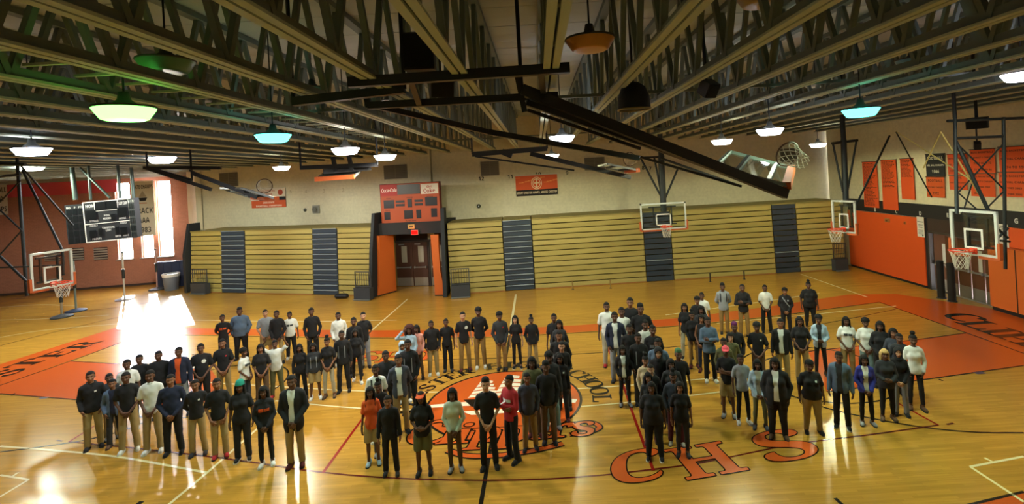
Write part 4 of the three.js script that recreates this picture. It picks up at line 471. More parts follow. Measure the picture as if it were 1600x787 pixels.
// ---------------------------------------------------------------- loudspeakers under the roof
{
  const cab = (px, py, z, w, h, d, turn, tilt, label) => { const p = at(px, py, z); const o = thing('roof_speaker', label, 'loudspeaker', p, turn); const g = new THREE.BoxGeometry(w, h, d); g.rotateX(tilt); part('cabinet', g, blackMat, o); const q = new THREE.BoxGeometry(w * 0.9, h * 0.9, 0.02).translate(0, 0, d / 2 + 0.01); q.rotateX(tilt); part('grille', q, std('#0c0c0e', 0.9), o); part('bracket', box(0.04, Math.max(0.2, ROOM.deck - p.y - h * 0.4), 0.04, 0, (ROOM.deck - p.y + h * 0.4) / 2, -d / 4), darkSteel, o); };
  cab(655, 82, -7.2, 0.42, 0.5, 0.35, 0.1, 0.1, 'large black speaker cabinet between trusses'); cab(690, 136, -9.5, 0.42, 0.3, 0.3, 0.3, 0.5, 'smaller black speaker tilted under the large cabinet'); cab(1107, 138, -9, 0.24, 0.26, 0.24, 0.4, 0.6, 'small black speaker by the truss'); cab(1527, 192, -15, 0.5, 0.32, 0.35, -0.8, 0.1, 'black box speaker above the basketball banners'); cab(1527, 227, -15, 0.16, 0.22, 0.16, -0.6, 0.5, 'tiny black spotlight hanging under the box speaker');
  const p = at(990, 152, -8.5), o = thing('dome_speaker', 'black dome shaped speaker cluster with a pale rim', 'loudspeaker', p); part('dome', new THREE.LatheGeometry([[0.27, -0.2], [0.26, 0.0], [0.2, 0.16], [0.1, 0.24], [0, 0.25]].map((a) => new THREE.Vector2(...a)), 24), std('#101116', 0.8, 0, { side: THREE.DoubleSide }), o); part('dome_rim', new THREE.TorusGeometry(0.27, 0.014, 6, 28).rotateX(Math.PI / 2).translate(0, -0.2, 0), std('#8a7a4a', 0.6), o); part('dome_floor', new THREE.CylinderGeometry(0.26, 0.26, 0.02, 24).translate(0, -0.18, 0), blackMat, o); part('dome_stem', new THREE.CylinderGeometry(0.02, 0.02, ROOM.deck - 0.03 - p.y - 0.24, 8).translate(0, (ROOM.deck - 0.03 - p.y + 0.24) / 2, 0), darkSteel, o);
}
// ---------------------------------------------------------------- people: signed-distance bodies meshed with surface nets
const smin = (a, b, k) => { const h = Math.max(k - Math.abs(a - b), 0) / k; return Math.min(a, b) - h * h * k * 0.25; };
class Field {
  constructor(lo, hi, cell) { this.lo = lo; this.c = cell; this.n = [0, 1, 2].map((i) => Math.ceil((hi[i] - lo[i]) / cell) + 1); this.d = new Float32Array(this.n[0] * this.n[1] * this.n[2]).fill(1); }
  each(bb, fn) { const { lo, c, n, d } = this; const a = [0, 1, 2].map((i) => Math.max(0, Math.floor((bb[i] - lo[i]) / c))), b = [0, 1, 2].map((i) => Math.min(n[i] - 1, Math.ceil((bb[i + 3] - lo[i]) / c))); for (let z = a[2]; z <= b[2]; z++) for (let y = a[1]; y <= b[1]; y++) { let k = (z * n[1] + y) * n[0] + a[0]; for (let x = a[0]; x <= b[0]; x++, k++) d[k] = fn(lo[0] + x * c, lo[1] + y * c, lo[2] + z * c, d[k]); } }
  cap(p, q, r0, r1, k = 0.03, m = 0.06) { const [ax, ay, az] = p, bx = q[0] - ax, by = q[1] - ay, bz = q[2] - az, L = bx * bx + by * by + bz * bz + 1e-9, R = Math.max(r0, r1) + m; this.each([Math.min(p[0], q[0]) - R, Math.min(p[1], q[1]) - R, Math.min(p[2], q[2]) - R, Math.max(p[0], q[0]) + R, Math.max(p[1], q[1]) + R, Math.max(p[2], q[2]) + R], (x, y, z, o) => { const t = Math.max(0, Math.min(1, ((x - ax) * bx + (y - ay) * by + (z - az) * bz) / L)); const dx = x - ax - bx * t, dy = y - ay - by * t, dz = z - az - bz * t; return smin(o, Math.sqrt(dx * dx + dy * dy + dz * dz) - r0 - (r1 - r0) * t, k); }); return this; }
  ell(c, r, k = 0.03, m = 0.07) { this.each([c[0] - r[0] - m, c[1] - r[1] - m, c[2] - r[2] - m, c[0] + r[0] + m, c[1] + r[1] + m, c[2] + r[2] + m], (x, y, z, o) => { const a = (x - c[0]) / r[0], b = (y - c[1]) / r[1], e = (z - c[2]) / r[2]; const k0 = Math.sqrt(a * a + b * b + e * e), g = Math.sqrt((a / r[0]) ** 2 + (b / r[1]) ** 2 + (e / r[2]) ** 2); return smin(o, g < 1e-6 ? -Math.min(...r) : k0 * (k0 - 1) / g, k); }); return this; }
  all(fn) { const { lo, n, c } = this; this.each([lo[0], lo[1], lo[2], lo[0] + n[0] * c, lo[1] + n[1] * c, lo[2] + n[2] * c], fn); return this; }
  at(x, y, z) { const { lo, c, n, d } = this; let fx = (x - lo[0]) / c, fy = (y - lo[1]) / c, fz = (z - lo[2]) / c; fx = Math.max(0, Math.min(n[0] - 1.001, fx)); fy = Math.max(0, Math.min(n[1] - 1.001, fy)); fz = Math.max(0, Math.min(n[2] - 1.001, fz)); const i = fx | 0, j = fy | 0, k = fz | 0, a = fx - i, b = fy - j, e = fz - k, s = n[0], t = n[0] * n[1], o = k * t + j * s + i; const L = (p, q, w) => p + (q - p) * w; return L(L(L(d[o], d[o + 1], a), L(d[o + s], d[o + s + 1], a), b), L(L(d[o + t], d[o + t + 1], a), L(d[o + t + s], d[o + t + s + 1], a), b), e); }
  mesh() {
    const { lo, c, n, d } = this, [nx, ny, nz] = n, id = new Int32Array(d.length).fill(-1), pos = [], idx = []; const sx = 1, sy = nx, sz = nx * ny; const off = [0, sx, sy, sx + sy, sz, sx + sz, sy + sz, sx + sy + sz]; const E = [[0, 1], [2, 3], [4, 5], [6, 7], [0, 2], [1, 3], [4, 6], [5, 7], [0, 4], [1, 5], [2, 6], [3, 7]];
    for (let z = 0; z < nz - 1; z++) for (let y = 0; y < ny - 1; y++) for (let x = 0; x < nx - 1; x++) { const o = z * sz + y * sy + x; let m = 0; for (let k = 0; k < 8; k++) if (d[o + off[k]] < 0) m |= 1 << k; if (m === 0 || m === 255) continue; let px = 0, py = 0, pz = 0, w = 0; for (const [a, b] of E) { if (((m >> a) & 1) === ((m >> b) & 1)) continue; const va = d[o + off[a]], vb = d[o + off[b]], t = va / (va - vb); px += (a & 1) + ((b & 1) - (a & 1)) * t; py += ((a >> 1) & 1) + (((b >> 1) & 1) - ((a >> 1) & 1)) * t; pz += ((a >> 2) & 1) + (((b >> 2) & 1) - ((a >> 2) & 1)) * t; w++; } id[o] = pos.length / 3; pos.push(lo[0] + (x + px / w) * c, lo[1] + (y + py / w) * c, lo[2] + (z + pz / w) * c); }
    const quad = (a, b, e, f, flip) => { if (a < 0 || b < 0 || e < 0 || f < 0) return; if (!flip) idx.push(a, b, e, a, e, f); else idx.push(a, e, b, a, f, e); };
    for (let z = 1; z < nz - 1; z++) for (let y = 1; y < ny - 1; y++) for (let x = 1; x < nx - 1; x++) { const o = z * sz + y * sy + x, v = d[o] < 0; if (v !== (d[o + sx] < 0)) quad(id[o], id[o - sy], id[o - sy - sz], id[o - sz], !v); if (v !== (d[o + sy] < 0)) quad(id[o], id[o - sz], id[o - sz - sx], id[o - sx], !v); if (v !== (d[o + sz] < 0)) quad(id[o], id[o - sx], id[o - sx - sy], id[o - sy], !v); }
    const nor = new Float32Array(pos.length), h = c * 0.6; for (let i = 0; i < pos.length; i += 3) { const [x, y, z] = [pos[i], pos[i + 1], pos[i + 2]]; let a = this.at(x + h, y, z) - this.at(x - h, y, z), b = this.at(x, y + h, z) - this.at(x, y - h, z), e = this.at(x, y, z + h) - this.at(x, y, z - h); const l = Math.hypot(a, b, e) || 1; nor[i] = a / l; nor[i + 1] = b / l; nor[i + 2] = e / l; }
    const g = new THREE.BufferGeometry(); g.setAttribute('position', new THREE.Float32BufferAttribute(pos, 3)); g.setAttribute('normal', new THREE.BufferAttribute(nor, 3)); g.setIndex(idx); return g;
  }
}
function tint(g, fn) { const p = g.attributes.position, a = new Float32Array(p.count * 3); for (let i = 0; i < p.count; i++) { const c = fn(p.getX(i), p.getY(i), p.getZ(i)); a[3 * i] = c[0]; a[3 * i + 1] = c[1]; a[3 * i + 2] = c[2]; } g.setAttribute('color', new THREE.BufferAttribute(a, 3)); return g; }
// heads, axes: y up from the middle of the head, z forwards
function headGeo(fem, full) {
  const f = new Field([-0.12, -0.2, -0.14], [0.12, 0.15, 0.15], 0.0095), w = full ? 1.1 : fem ? 0.95 : 1;
  f.ell([0, 0.03, -0.015], [0.077 * w, 0.092, 0.096], 0.02).ell([0, -0.05, 0.03], [0.056 * w, 0.066, 0.055], 0.04).ell([0, -0.092, 0.052], [0.024 * w, 0.02, 0.022], 0.03);
  f.cap([0, -0.18, -0.02], [0, -0.05, -0.015], fem ? 0.045 : 0.054, fem ? 0.044 : 0.052, 0.03);
  f.cap([0, 0.0, 0.083], [0, -0.036, 0.101], 0.009, 0.015, 0.014).cap([-0.012, -0.036, 0.09], [0.012, -0.036, 0.09], 0.011, 0.011, 0.008);      // nose
  f.cap([-0.03, -0.064, 0.076], [0.03, -0.064, 0.076], 0.009, 0.009, 0.012).cap([-0.045, 0.026, 0.074], [0.045, 0.026, 0.074], 0.01, 0.01, 0.014); // lips, brow
  for (const s of [-1, 1]) { f.ell([s * 0.078 * w, -0.01, -0.012], [0.012, 0.034, 0.02], 0.01); f.ell([s * 0.04, -0.03, 0.062], [0.024, 0.022, 0.02], 0.02); }
  f.all((x, y, z, o) => { let m = o; for (const s of [-1, 1]) { const q = Math.hypot((x - s * 0.033) / 1.3, y - 0.004, z - 0.101) - 0.016; m = Math.max(m, -q); } return m; });
  const g = f.mesh(); return tint(g, (x, y, z) => { const ax = Math.abs(x); if (z > 0.055 && Math.hypot((ax - 0.033) / 1.5, y - 0.003) < 0.009) return Math.hypot(ax - 0.033, y - 0.003) < 0.007 ? [0.12, 0.1, 0.1] : [1.6, 1.9, 2.1]; if (z > 0.06 && ax > 0.014 && ax < 0.056 && Math.abs(y - 0.03) < 0.007) return [0.3, 0.28, 0.28]; if (z > 0.07 && ax < 0.03 && Math.abs(y + 0.064) < 0.011) return [1.05, 0.72, 0.72]; return [1, 1, 1]; });
}
const HEADS = {}; const head = (fem, full) => HEADS[fem + '' + full] || (HEADS[fem + '' + full] = headGeo(fem, full));
// right hand, wrist at the origin, fingers to -y, palm facing +z, thumb at +x
const HAND = (() => { const f = new Field([-0.07, -0.21, -0.05], [0.08, 0.03, 0.07], 0.0072); f.cap([0, 0.012, 0], [0, -0.02, 0.002], 0.024, 0.026, 0.02); f.cap([-0.02, -0.035, 0], [-0.027, -0.085, 0.002], 0.017, 0.014, 0.02).cap([0, -0.035, 0], [0, -0.09, 0], 0.018, 0.015, 0.02).cap([0.02, -0.035, 0], [0.026, -0.088, 0], 0.018, 0.014, 0.02);
  const fin = [[-0.036, -0.083, 0.045, 0.0078], [-0.0125, -0.09, 0.06, 0.0085], [0.0115, -0.092, 0.064, 0.0088], [0.034, -0.088, 0.056, 0.0086]]; for (const [x, y, L, r] of fin) { const s = x * 0.12; const a = [x, y, 0], b = [x + s, y - L * 0.5, 0.008], c = [x + s * 1.6, y - L * 0.83, 0.022], e = [x + s * 1.8, y - L * 1.02, 0.04]; f.cap(a, b, r * 1.06, r, 0.006, 0.02).cap(b, c, r, r * 0.95, 0.004, 0.02).cap(c, e, r * 0.95, r * 0.8, 0.004, 0.02); }
  f.cap([0.024, -0.03, 0.006], [0.05, -0.062, 0.02], 0.015, 0.011, 0.012, 0.02).cap([0.05, -0.062, 0.02], [0.054, -0.095, 0.032], 0.011, 0.009, 0.004, 0.02); return f.mesh(); })();
const HANDL = (() => { const g = HAND.clone(); g.scale(-1, 1, 1); const i = g.index.array.slice(); for (let k = 0; k < i.length; k += 3) { const t = i[k]; i[k] = i[k + 1]; i[k + 1] = t; } g.setIndex(new THREE.BufferAttribute(i, 1)); return g; })();
// shoes
const SHOE = (() => { const f = new Field([-0.07, -0.01, -0.12], [0.07, 0.15, 0.22], 0.013); f.cap([0, 0.045, -0.05], [0, 0.04, 0.12], 0.042, 0.036, 0.03).cap([0.004, 0.04, 0.08], [0.006, 0.036, 0.15], 0.042, 0.034, 0.03).cap([0, 0.06, -0.04], [0, 0.1, -0.035], 0.045, 0.046, 0.04); f.all((x, y, z, o) => Math.max(o, 0.022 - y, y - 0.118)); return f.mesh(); })();
const SOLE = (() => { const s = new THREE.Shape(); s.moveTo(-0.038, -0.09); s.bezierCurveTo(-0.02, -0.115, 0.02, -0.115, 0.038, -0.09); s.bezierCurveTo(0.042, 0, 0.052, 0.06, 0.05, 0.12); s.bezierCurveTo(0.045, 0.2, -0.03, 0.205, -0.042, 0.13); s.bezierCurveTo(-0.05, 0.06, -0.036, 0, -0.038, -0.09); return new THREE.ExtrudeGeometry(s, { depth: 0.03, bevelEnabled: false, curveSegments: 5 }).rotateX(Math.PI / 2).scale(1, 1, -1).translate(0, 0.03, 0); })();
{ const p = SOLE; p.scale(1, 1, 1); const pos = p.attributes.position; let mz = 0; for (let i = 0; i < pos.count; i++) mz = Math.max(mz, Math.abs(pos.getZ(i))); if (pos.getZ(0) > 0.05) p.rotateY(Math.PI); p.computeVertexNormals(); }
// hair and headgear, same axes as the head
const skull = (f, grow, k = 0.02, lo = 0.0) => f.ell([0, 0.03, -0.015], [0.077 + grow, 0.092 + grow, 0.096 + grow], k);
const HAIRK = {
  short: () => { const f = new Field([-0.13, -0.12, -0.15], [0.13, 0.17, 0.13], 0.0105); skull(f, 0.0075); return f.all((x, y, z, o) => Math.max(o, (0.066 - y) - Math.max(0, 0.045 - z) * 0.8, -0.075 - y)).mesh(); },
  flat: () => { const f = new Field([-0.13, -0.1, -0.15], [0.13, 0.2, 0.13], 0.0115); skull(f, 0.006); f.ell([0, 0.1, -0.015], [0.076, 0.058, 0.084], 0.03); return f.all((x, y, z, o) => Math.max(o, (0.066 - y) - Math.max(0, 0.04 - z) * 0.8, -0.06 - y)).mesh(); },
  afro: () => { const f = new Field([-0.2, -0.16, -0.2], [0.2, 0.24, 0.18], 0.0145); f.ell([0, 0.055, -0.03], [0.135, 0.125, 0.128], 0.03); return f.all((x, y, z, o) => Math.max(o + 0.008 * Math.sin(x * 90 + 1) * Math.sin(y * 85) * Math.sin(z * 95), Math.min(0.035 - y + Math.max(0, 0.02 - z) * 4, 0.3), z > 0.03 ? 0.04 - y : -1)).mesh(); },
  curly: () => { const f = new Field([-0.17, -0.14, -0.17], [0.17, 0.2, 0.15], 0.013); f.ell([0, 0.055, -0.02], [0.105, 0.1, 0.113], 0.03); return f.all((x, y, z, o) => Math.max(o + 0.008 * Math.sin(x * 120 + 1) * Math.sin(y * 110) * Math.sin(z * 115), 0.045 - y - Math.max(0, -z + 0.01) * 1.6)).mesh(); },
  long: () => { const f = new Field([-0.18, -0.42, -0.19], [0.18, 0.17, 0.13], 0.014); skull(f, 0.016); f.cap([-0.07, 0.0, -0.03], [-0.095, -0.3, -0.03], 0.035, 0.032, 0.04).cap([0.07, 0.0, -0.03], [0.095, -0.3, -0.03], 0.035, 0.032, 0.04).cap([0, 0.0, -0.08], [0, -0.32, -0.13], 0.055, 0.04, 0.06).cap([-0.05, 0, -0.07], [-0.06, -0.32, -0.12], 0.045, 0.035, 0.05).cap([0.05, 0, -0.07], [0.06, -0.32, -0.12], 0.045, 0.035, 0.05); return f.all((x, y, z, o) => Math.max(o + 0.003 * Math.sin(x * 160), z > 0.02 ? (0.055 - y) - Math.max(0, Math.abs(x) - 0.058) * 9 : -1)).mesh(); },
  braids: () => { const f = new Field([-0.18, -0.42, -0.19], [0.18, 0.17, 0.14], 0.014); skull(f, 0.013); for (let k = 0; k < 7; k++) { const a = -0.3 + k / 6 * (Math.PI + 0.6), x = Math.cos(a) * 0.088, z = -0.015 - Math.sin(a) * 0.085; f.cap([x, 0.02, z], [x * 1.12, -0.15, z * 1.05], 0.024, 0.022, 0.012).cap([x * 1.12, -0.15, z * 1.05], [x * 1.15, -0.32, z > -0.02 ? 0.075 : z * 1.3 - 0.02], 0.022, 0.015, 0.012); } return f.all((x, y, z, o) => Math.max(o, z > 0.03 && y > -0.12 ? (0.055 - y) - Math.max(0, Math.abs(x) - 0.062) * 9 : -1)).mesh(); },
  bun: () => { const f = new Field([-0.13, -0.12, -0.17], [0.13, 0.25, 0.13], 0.0115); skull(f, 0.011); f.ell([0, 0.165, -0.03], [0.055, 0.05, 0.055], 0.015); return f.all((x, y, z, o) => Math.max(o, (0.055 - y) - Math.max(0, -z) * 1.1, -0.09 - y)).mesh(); },
  wild: () => { const f = new Field([-0.22, -0.3, -0.22], [0.22, 0.22, 0.16], 0.016); f.ell([0, 0.03, -0.035], [0.155, 0.14, 0.135], 0.03).ell([0, -0.12, -0.05], [0.165, 0.13, 0.11], 0.05); return f.all((x, y, z, o) => Math.max(o + 0.01 * Math.sin(x * 80 + 1) * Math.sin(y * 75) * Math.sin(z * 85), z > 0.0 ? (0.06 - y) - Math.max(0, Math.abs(x) - 0.06) * 8 : -1)).mesh(); },
  hood: () => { const f = new Field([-0.17, -0.24, -0.19], [0.17, 0.18, 0.14], 0.0135); skull(f, 0.028); f.cap([0, -0.1, -0.03], [0, -0.17, -0.02], 0.095, 0.11, 0.05); return f.all((x, y, z, o) => Math.max(o, z > 0.03 ? 0.072 - Math.hypot(x, (y + 0.02) * 0.78) : -1)).mesh(); },
  beanie: () => { const f = new Field([-0.13, -0.06, -0.15], [0.13, 0.19, 0.14], 0.0115); skull(f, 0.022); f.ell([0, 0.1, -0.03], [0.08, 0.06, 0.09], 0.03); return f.all((x, y, z, o) => Math.max(o, (0.04 - y) - Math.max(0, -z) * 0.4)).mesh(); },
  cap: () => { const f = new Field([-0.13, -0.02, -0.15], [0.13, 0.19, 0.22], 0.0115); skull(f, 0.018); f.all((x, y, z, o) => Math.max(o, 0.045 - y - Math.max(0, -z) * 0.3)); const b = new Field([-0.13, -0.02, -0.15], [0.13, 0.19, 0.22], 0.0115); b.ell([0, 0.05, 0.09], [0.082, 0.018, 0.105], 0.01); b.all((x, y, z, o) => Math.max(o, 0.05 - z)); f.all((x, y, z, o) => Math.min(o, b.at(x, y, z))); return f.mesh(); },
  visor: () => { const f = new Field([-0.14, -0.02, -0.15], [0.14, 0.15, 0.24], 0.0115); f.ell([0, 0.055, 0.1], [0.09, 0.02, 0.115], 0.01); f.all((x, y, z, o) => Math.max(o, 0.055 - z)); const b = new Field([-0.14, -0.02, -0.15], [0.14, 0.15, 0.24], 0.0115); skull(b, 0.017); b.all((x, y, z, o) => Math.max(o, Math.abs(y - 0.065) - 0.024)); f.all((x, y, z, o) => Math.min(o, b.at(x, y, z))); return f.mesh(); },
};
const HAIRG = {}; const hairGeo = (k) => HAIRG[k] || (HAIRG[k] = HAIRK[k]());

const HUE = { black: '#17171b', charcoal: '#2c2e33', navy: '#1a2138', white: '#d8dad6', grey: '#868b92', orange: '#c9501c', red: '#a8242c', pink: '#d99a8e', beige: '#b5a586', khaki: '#9b8659', tan: '#8d7040', brown: '#5c4632', olive: '#5d5c3c', denim: '#53667f', 'pale blue': '#9db4c9', 'royal blue': '#2a2f8a', 'pale green': '#b7c2b2', stone: '#aaa593', jeans: '#6f8e92', maroon: '#521a1e', coral: '#d8505f', teal: '#14806f', purple: '#5a1f52', green: '#3f6a4c', blond: '#b89a62', auburn: '#3a1712', slate: '#3a3f4c' };
const hairMats = {}; const hairMat = (c) => hairMats[c] || (hairMats[c] = new THREE.MeshStandardMaterial({ color: c === 'black' ? '#0d0b0a' : HUE[c], roughness: 0.95 }));
const clothMats = {}; const cloth = (c) => clothMats[c] || (clothMats[c] = new THREE.MeshStandardMaterial({ color: HUE[c], roughness: 0.92 }));
const skinMats = {}; const SKIN = { d: '#5b3a29', m: '#7d5238', l: '#b98a6c' }; const skin = (k) => skinMats[k] || (skinMats[k] = new THREE.MeshStandardMaterial({ color: SKIN[k], roughness: 0.6, vertexColors: true }));
const wob = (x, y, z, s) => Math.sin(x * 21 + s) * Math.sin(y * 17 + s * 1.7) * Math.sin(z * 23 + s * 0.6) + 0.6 * Math.sin(y * 41 + x * 13 + s * 2.1) * Math.sin(x * 33 - s);

const POSES = {   // [elbow, wrist, finger direction, palm direction] of the +x arm; the other arm mirrors it unless given
  clasp: [[[0.222, 1.12, -0.01], [0.07, 0.915, 0.185], [-0.62, -0.75, 0.1], [0, 0.1, -1]]],
  low: [[[0.225, 1.12, -0.01], [0.13, 0.875, 0.15], [-0.55, -0.82, 0.05], [-0.2, 0.1, -1]]],
  waist: [[[0.228, 1.12, 0.0], [0.09, 1.05, 0.19], [-0.95, -0.12, 0.1], [0, 0.1, -1]]],
  sides: [[[0.213, 1.12, -0.03], [0.236, 0.865, 0.03], [0.02, -1, 0.06], [-1, 0, 0.2]]],
  pocket: [[[0.228, 1.125, -0.05], [0.185, 0.92, 0.07], [-0.25, -0.93, 0.1], [-1, 0, -0.2]]],
  back: [[[0.232, 1.13, -0.09], [0.1, 0.98, -0.19], [-0.75, -0.5, -0.1], [0, 0, 1]]],
  crossed: [[[0.225, 1.14, 0.05], [-0.035, 1.2, 0.235], [-0.95, 0.1, -0.15], [0, 0.2, -1]], [[-0.225, 1.12, 0.05], [0.03, 1.13, 0.19], [0.95, 0.05, -0.1], [0, 0.2, -1]]],
  raised: [[[0.34, 1.55, 0.05], [0.24, 1.76, 0.09], [-0.1, 1, 0.05], [0, 0, 1]]],
  hair: [[[0.222, 1.12, 0.0], [0.15, 0.95, 0.18], [-0.62, -0.75, 0.1], [0, 0.1, -1]], [[-0.4, 1.42, 0.1], [-0.2, 1.62, 0.11], [0.85, 0.4, -0.2], [0, 0, -1]]],
  walk: [[[0.27, 1.13, 0.1], [0.24, 0.93, 0.22], [0, -0.9, 0.35], [-1, 0, 0.1]], [[-0.27, 1.13, -0.12], [-0.26, 0.9, -0.12], [0, -1, 0.05], [1, 0, 0.1]]],
};
const BUILD = { m: { w: 0.93, fat: 0, f: 0, sh: 0.163 }, s: { w: 0.86, fat: 0, f: 0, sh: 0.152 }, b: { w: 1.03, fat: 0.3, f: 0, sh: 0.178 }, x: { w: 1.18, fat: 0.85, f: 0, sh: 0.195 }, f: { w: 0.88, fat: 0, f: 1, sh: 0.14 }, g: { w: 1.0, fat: 0.25, f: 1, sh: 0.152 }, h: { w: 1.2, fat: 0.85, f: 1, sh: 0.172 } };
const TOPS = { tee: 'T-shirt', polo: 'polo shirt', sweater: 'sweater', hoodie: 'hoodie', jacket: 'open jacket', coat: 'long open coat', zip: 'zipped jacket', tank: 'sleeveless top' };
const BOT = { pants: 'trousers', skinny: 'leggings', shorts: 'shorts' };
function makePerson(spec, idx) {
  const [hx, hy, fx, fy, topS, botS, shoe, hairS, pose, bk, sk, digit, extra = ''] = spec; const r = rng(1000 + idx * 77); const B = BUILD[bk], [topK, topC, innerC] = topS.split(':'), [botK, botC] = botS.split(':'), [hairK, hairC = 'black'] = hairS.split(':');
  const { P, height } = PLAN[idx];
  const S = height / 1.765; const o = new THREE.Group(); o.name = numbered('person'); scene.add(o); o.position.set(P.x, 0, P.z); o.scale.setScalar(S); o.rotation.y = Math.atan2(-P.x, -P.z) * 0.75 + (r() - 0.5) * 0.3 + (/turnR/.test(extra) ? 0.9 : /turnL/.test(extra) ? -0.9 : 0);
  const w = B.w, fat = B.fat, F = B.f, sh = B.sh, ps = POSES[pose], jit = () => (r() - 0.5) * 0.03;
  const armR = ps[0], armL = ps[1] || [[-armR[0][0], armR[0][1], armR[0][2]], [-armR[1][0], armR[1][1], armR[1][2] + (pose === 'clasp' || pose === 'waist' ? -0.035 : 0)], [-armR[2][0], armR[2][1], armR[2][2]], [-armR[3][0], armR[3][1], armR[3][2]]];
  const dz = fat * 0.07, dx = (sh - 0.163) + fat * 0.035, fix = (a) => { const s = Math.sign(a[0][0]); const mid = Math.abs(a[1][0]) < 0.15; return [[a[0][0] + s * dx + jit(), a[0][1] + jit() * 0.5, a[0][2]], [a[1][0] + (mid ? 0 : s * dx), a[1][1], a[1][2] + (a[1][2] > 0.12 ? dz : 0)], a[2], a[3]]; };
  const arms = [fix(armR), fix(armL)].map((a, i) => ({ s: [(i ? -1 : 1) * sh, 1.39, -0.012], e: a[0], w: a[1], d: a[2], n: a[3] }));
  const gap = 0.1 + r() * 0.035 + fat * 0.03, lean = (r() - 0.5) * 0.05; const legs = [1, -1].map((s) => { const st = pose === 'walk' ? s * 0.2 : (r() - 0.5) * 0.07; return { h: [s * 0.087 * w, 0.93, -0.005], k: [s * (0.092 + (gap - 0.1) * 0.5) + lean * 0.3, 0.5, 0.02 + st * 0.5], a: [s * gap, 0.085, -0.015 + st], s }; });
  // one continuous skin surface, with torso, limbs, head and hands
  const torso = (f, g, low = true) => { f.cap([0, 1.425, -0.014], [sh - 0.03, 1.392, -0.014], 0.05 + g * 0.8, 0.047 + g * 0.8, 0.05).cap([0, 1.425, -0.014], [-(sh - 0.03), 1.392, -0.014], 0.05 + g * 0.8, 0.047 + g * 0.8, 0.05); f.cap([0, 1.455, -0.022], [sh * 0.62, 1.42, -0.014], 0.044 + g * 0.5, 0.04 + g, 0.04).cap([0, 1.455, -0.022], [-sh * 0.62, 1.42, -0.014], 0.044 + g * 0.5, 0.04 + g, 0.04); f.ell([0, 1.29, 0], [(F ? 0.142 : 0.158) * w + g, 0.165 + g, (F ? 0.098 : 0.106) * w + g], 0.05); if (F) { f.ell([0.066 * w, 1.265, 0.068 * w + fat * 0.03], [0.06 * w + g, 0.062 + g, 0.056 * w + g], 0.05).ell([-0.066 * w, 1.265, 0.068 * w + fat * 0.03], [0.06 * w + g, 0.062 + g, 0.056 * w + g], 0.05); } f.ell([0, 1.09, 0.008 + fat * 0.035], [(F ? 0.12 : 0.134) * w + fat * 0.045 + g, 0.17 + g, (F ? 0.088 : 0.096) * w + fat * 0.06 + g], 0.06); if (low) f.ell([0, 0.94, -0.006 + fat * 0.01], [(F ? 0.162 : 0.15) * w + fat * 0.03 + g, 0.12 + g, (F ? 0.114 : 0.106) * w + fat * 0.035 + g], 0.05); };
  const X = 0.52, lo = [-X, -0.02, -0.34], hi = [X, 1.62, 0.42]; if (pose === 'raised' || pose === 'hair') hi[1] = 1.8;
  const cellB = 0.026, cellC = 0.0225;
  const fb = new Field(lo, hi, cellB); torso(fb, -0.012); fb.cap([0, 1.42, -0.02], [0, 1.53, -0.004], 0.05, F ? 0.043 : 0.051, 0.03); for (const a of arms) { fb.cap(a.s, a.e, 0.044 * w, 0.036 * w, 0.03).cap(a.e, a.w, 0.037 * w, 0.026, 0.02); } for (const l of legs) { fb.cap(l.h, l.k, (0.08 + fat * 0.025) * w, 0.053 * w, 0.035).cap(l.k, l.a, 0.052 * w, 0.036, 0.025).ell([l.k[0] * 0.5 + l.a[0] * 0.5, 0.36, l.k[2] - 0.03], [0.05 * w, 0.11, 0.052 * w], 0.03).cap([l.a[0], 0.05, l.a[2]], [l.a[0] + l.s * 0.012, 0.045, l.a[2] + 0.1], 0.034, 0.028, 0.02); }
  const bits = [tint(fb.mesh(), () => [1, 1, 1]), head(F, fat > 0.5 ? 1 : 0).clone().translate(0, 1.63, 0)]; arms.forEach((a, i) => { const d = V(...a.d).normalize(), n = V(...a.n); n.addScaledVector(d, -n.dot(d)).normalize(); const y = d.clone().negate(), x = y.clone().cross(n); const m = new THREE.Matrix4().makeBasis(x, y, n).setPosition(...a.w); bits.push(tint((((i === 0) === (pose !== 'x')) ? HAND : HANDL).clone().applyMatrix4(m), () => [1, 1, 1])); });
  const body = mergeGeometries(bits, false); part('body', body, skin(sk), o);
  // clothes
  const seed = idx * 3.1, sleeve = topK === 'tank' ? 0 : topK === 'tee' || topK === 'polo' ? 1 : 2, outer = topK === 'jacket' || topK === 'coat';
  const thick = { tee: 0.014, polo: 0.013, tank: 0.008, sweater: 0.016, hoodie: 0.021, zip: 0.02, jacket: 0.025, coat: 0.028 }[topK];
  const hem = { tee: 0.83, polo: 0.84, tank: 0.88, sweater: 0.85, hoodie: 0.83, zip: 0.81, jacket: 0.82, coat: 0.68 }[topK] + (r() - 0.5) * 0.03;
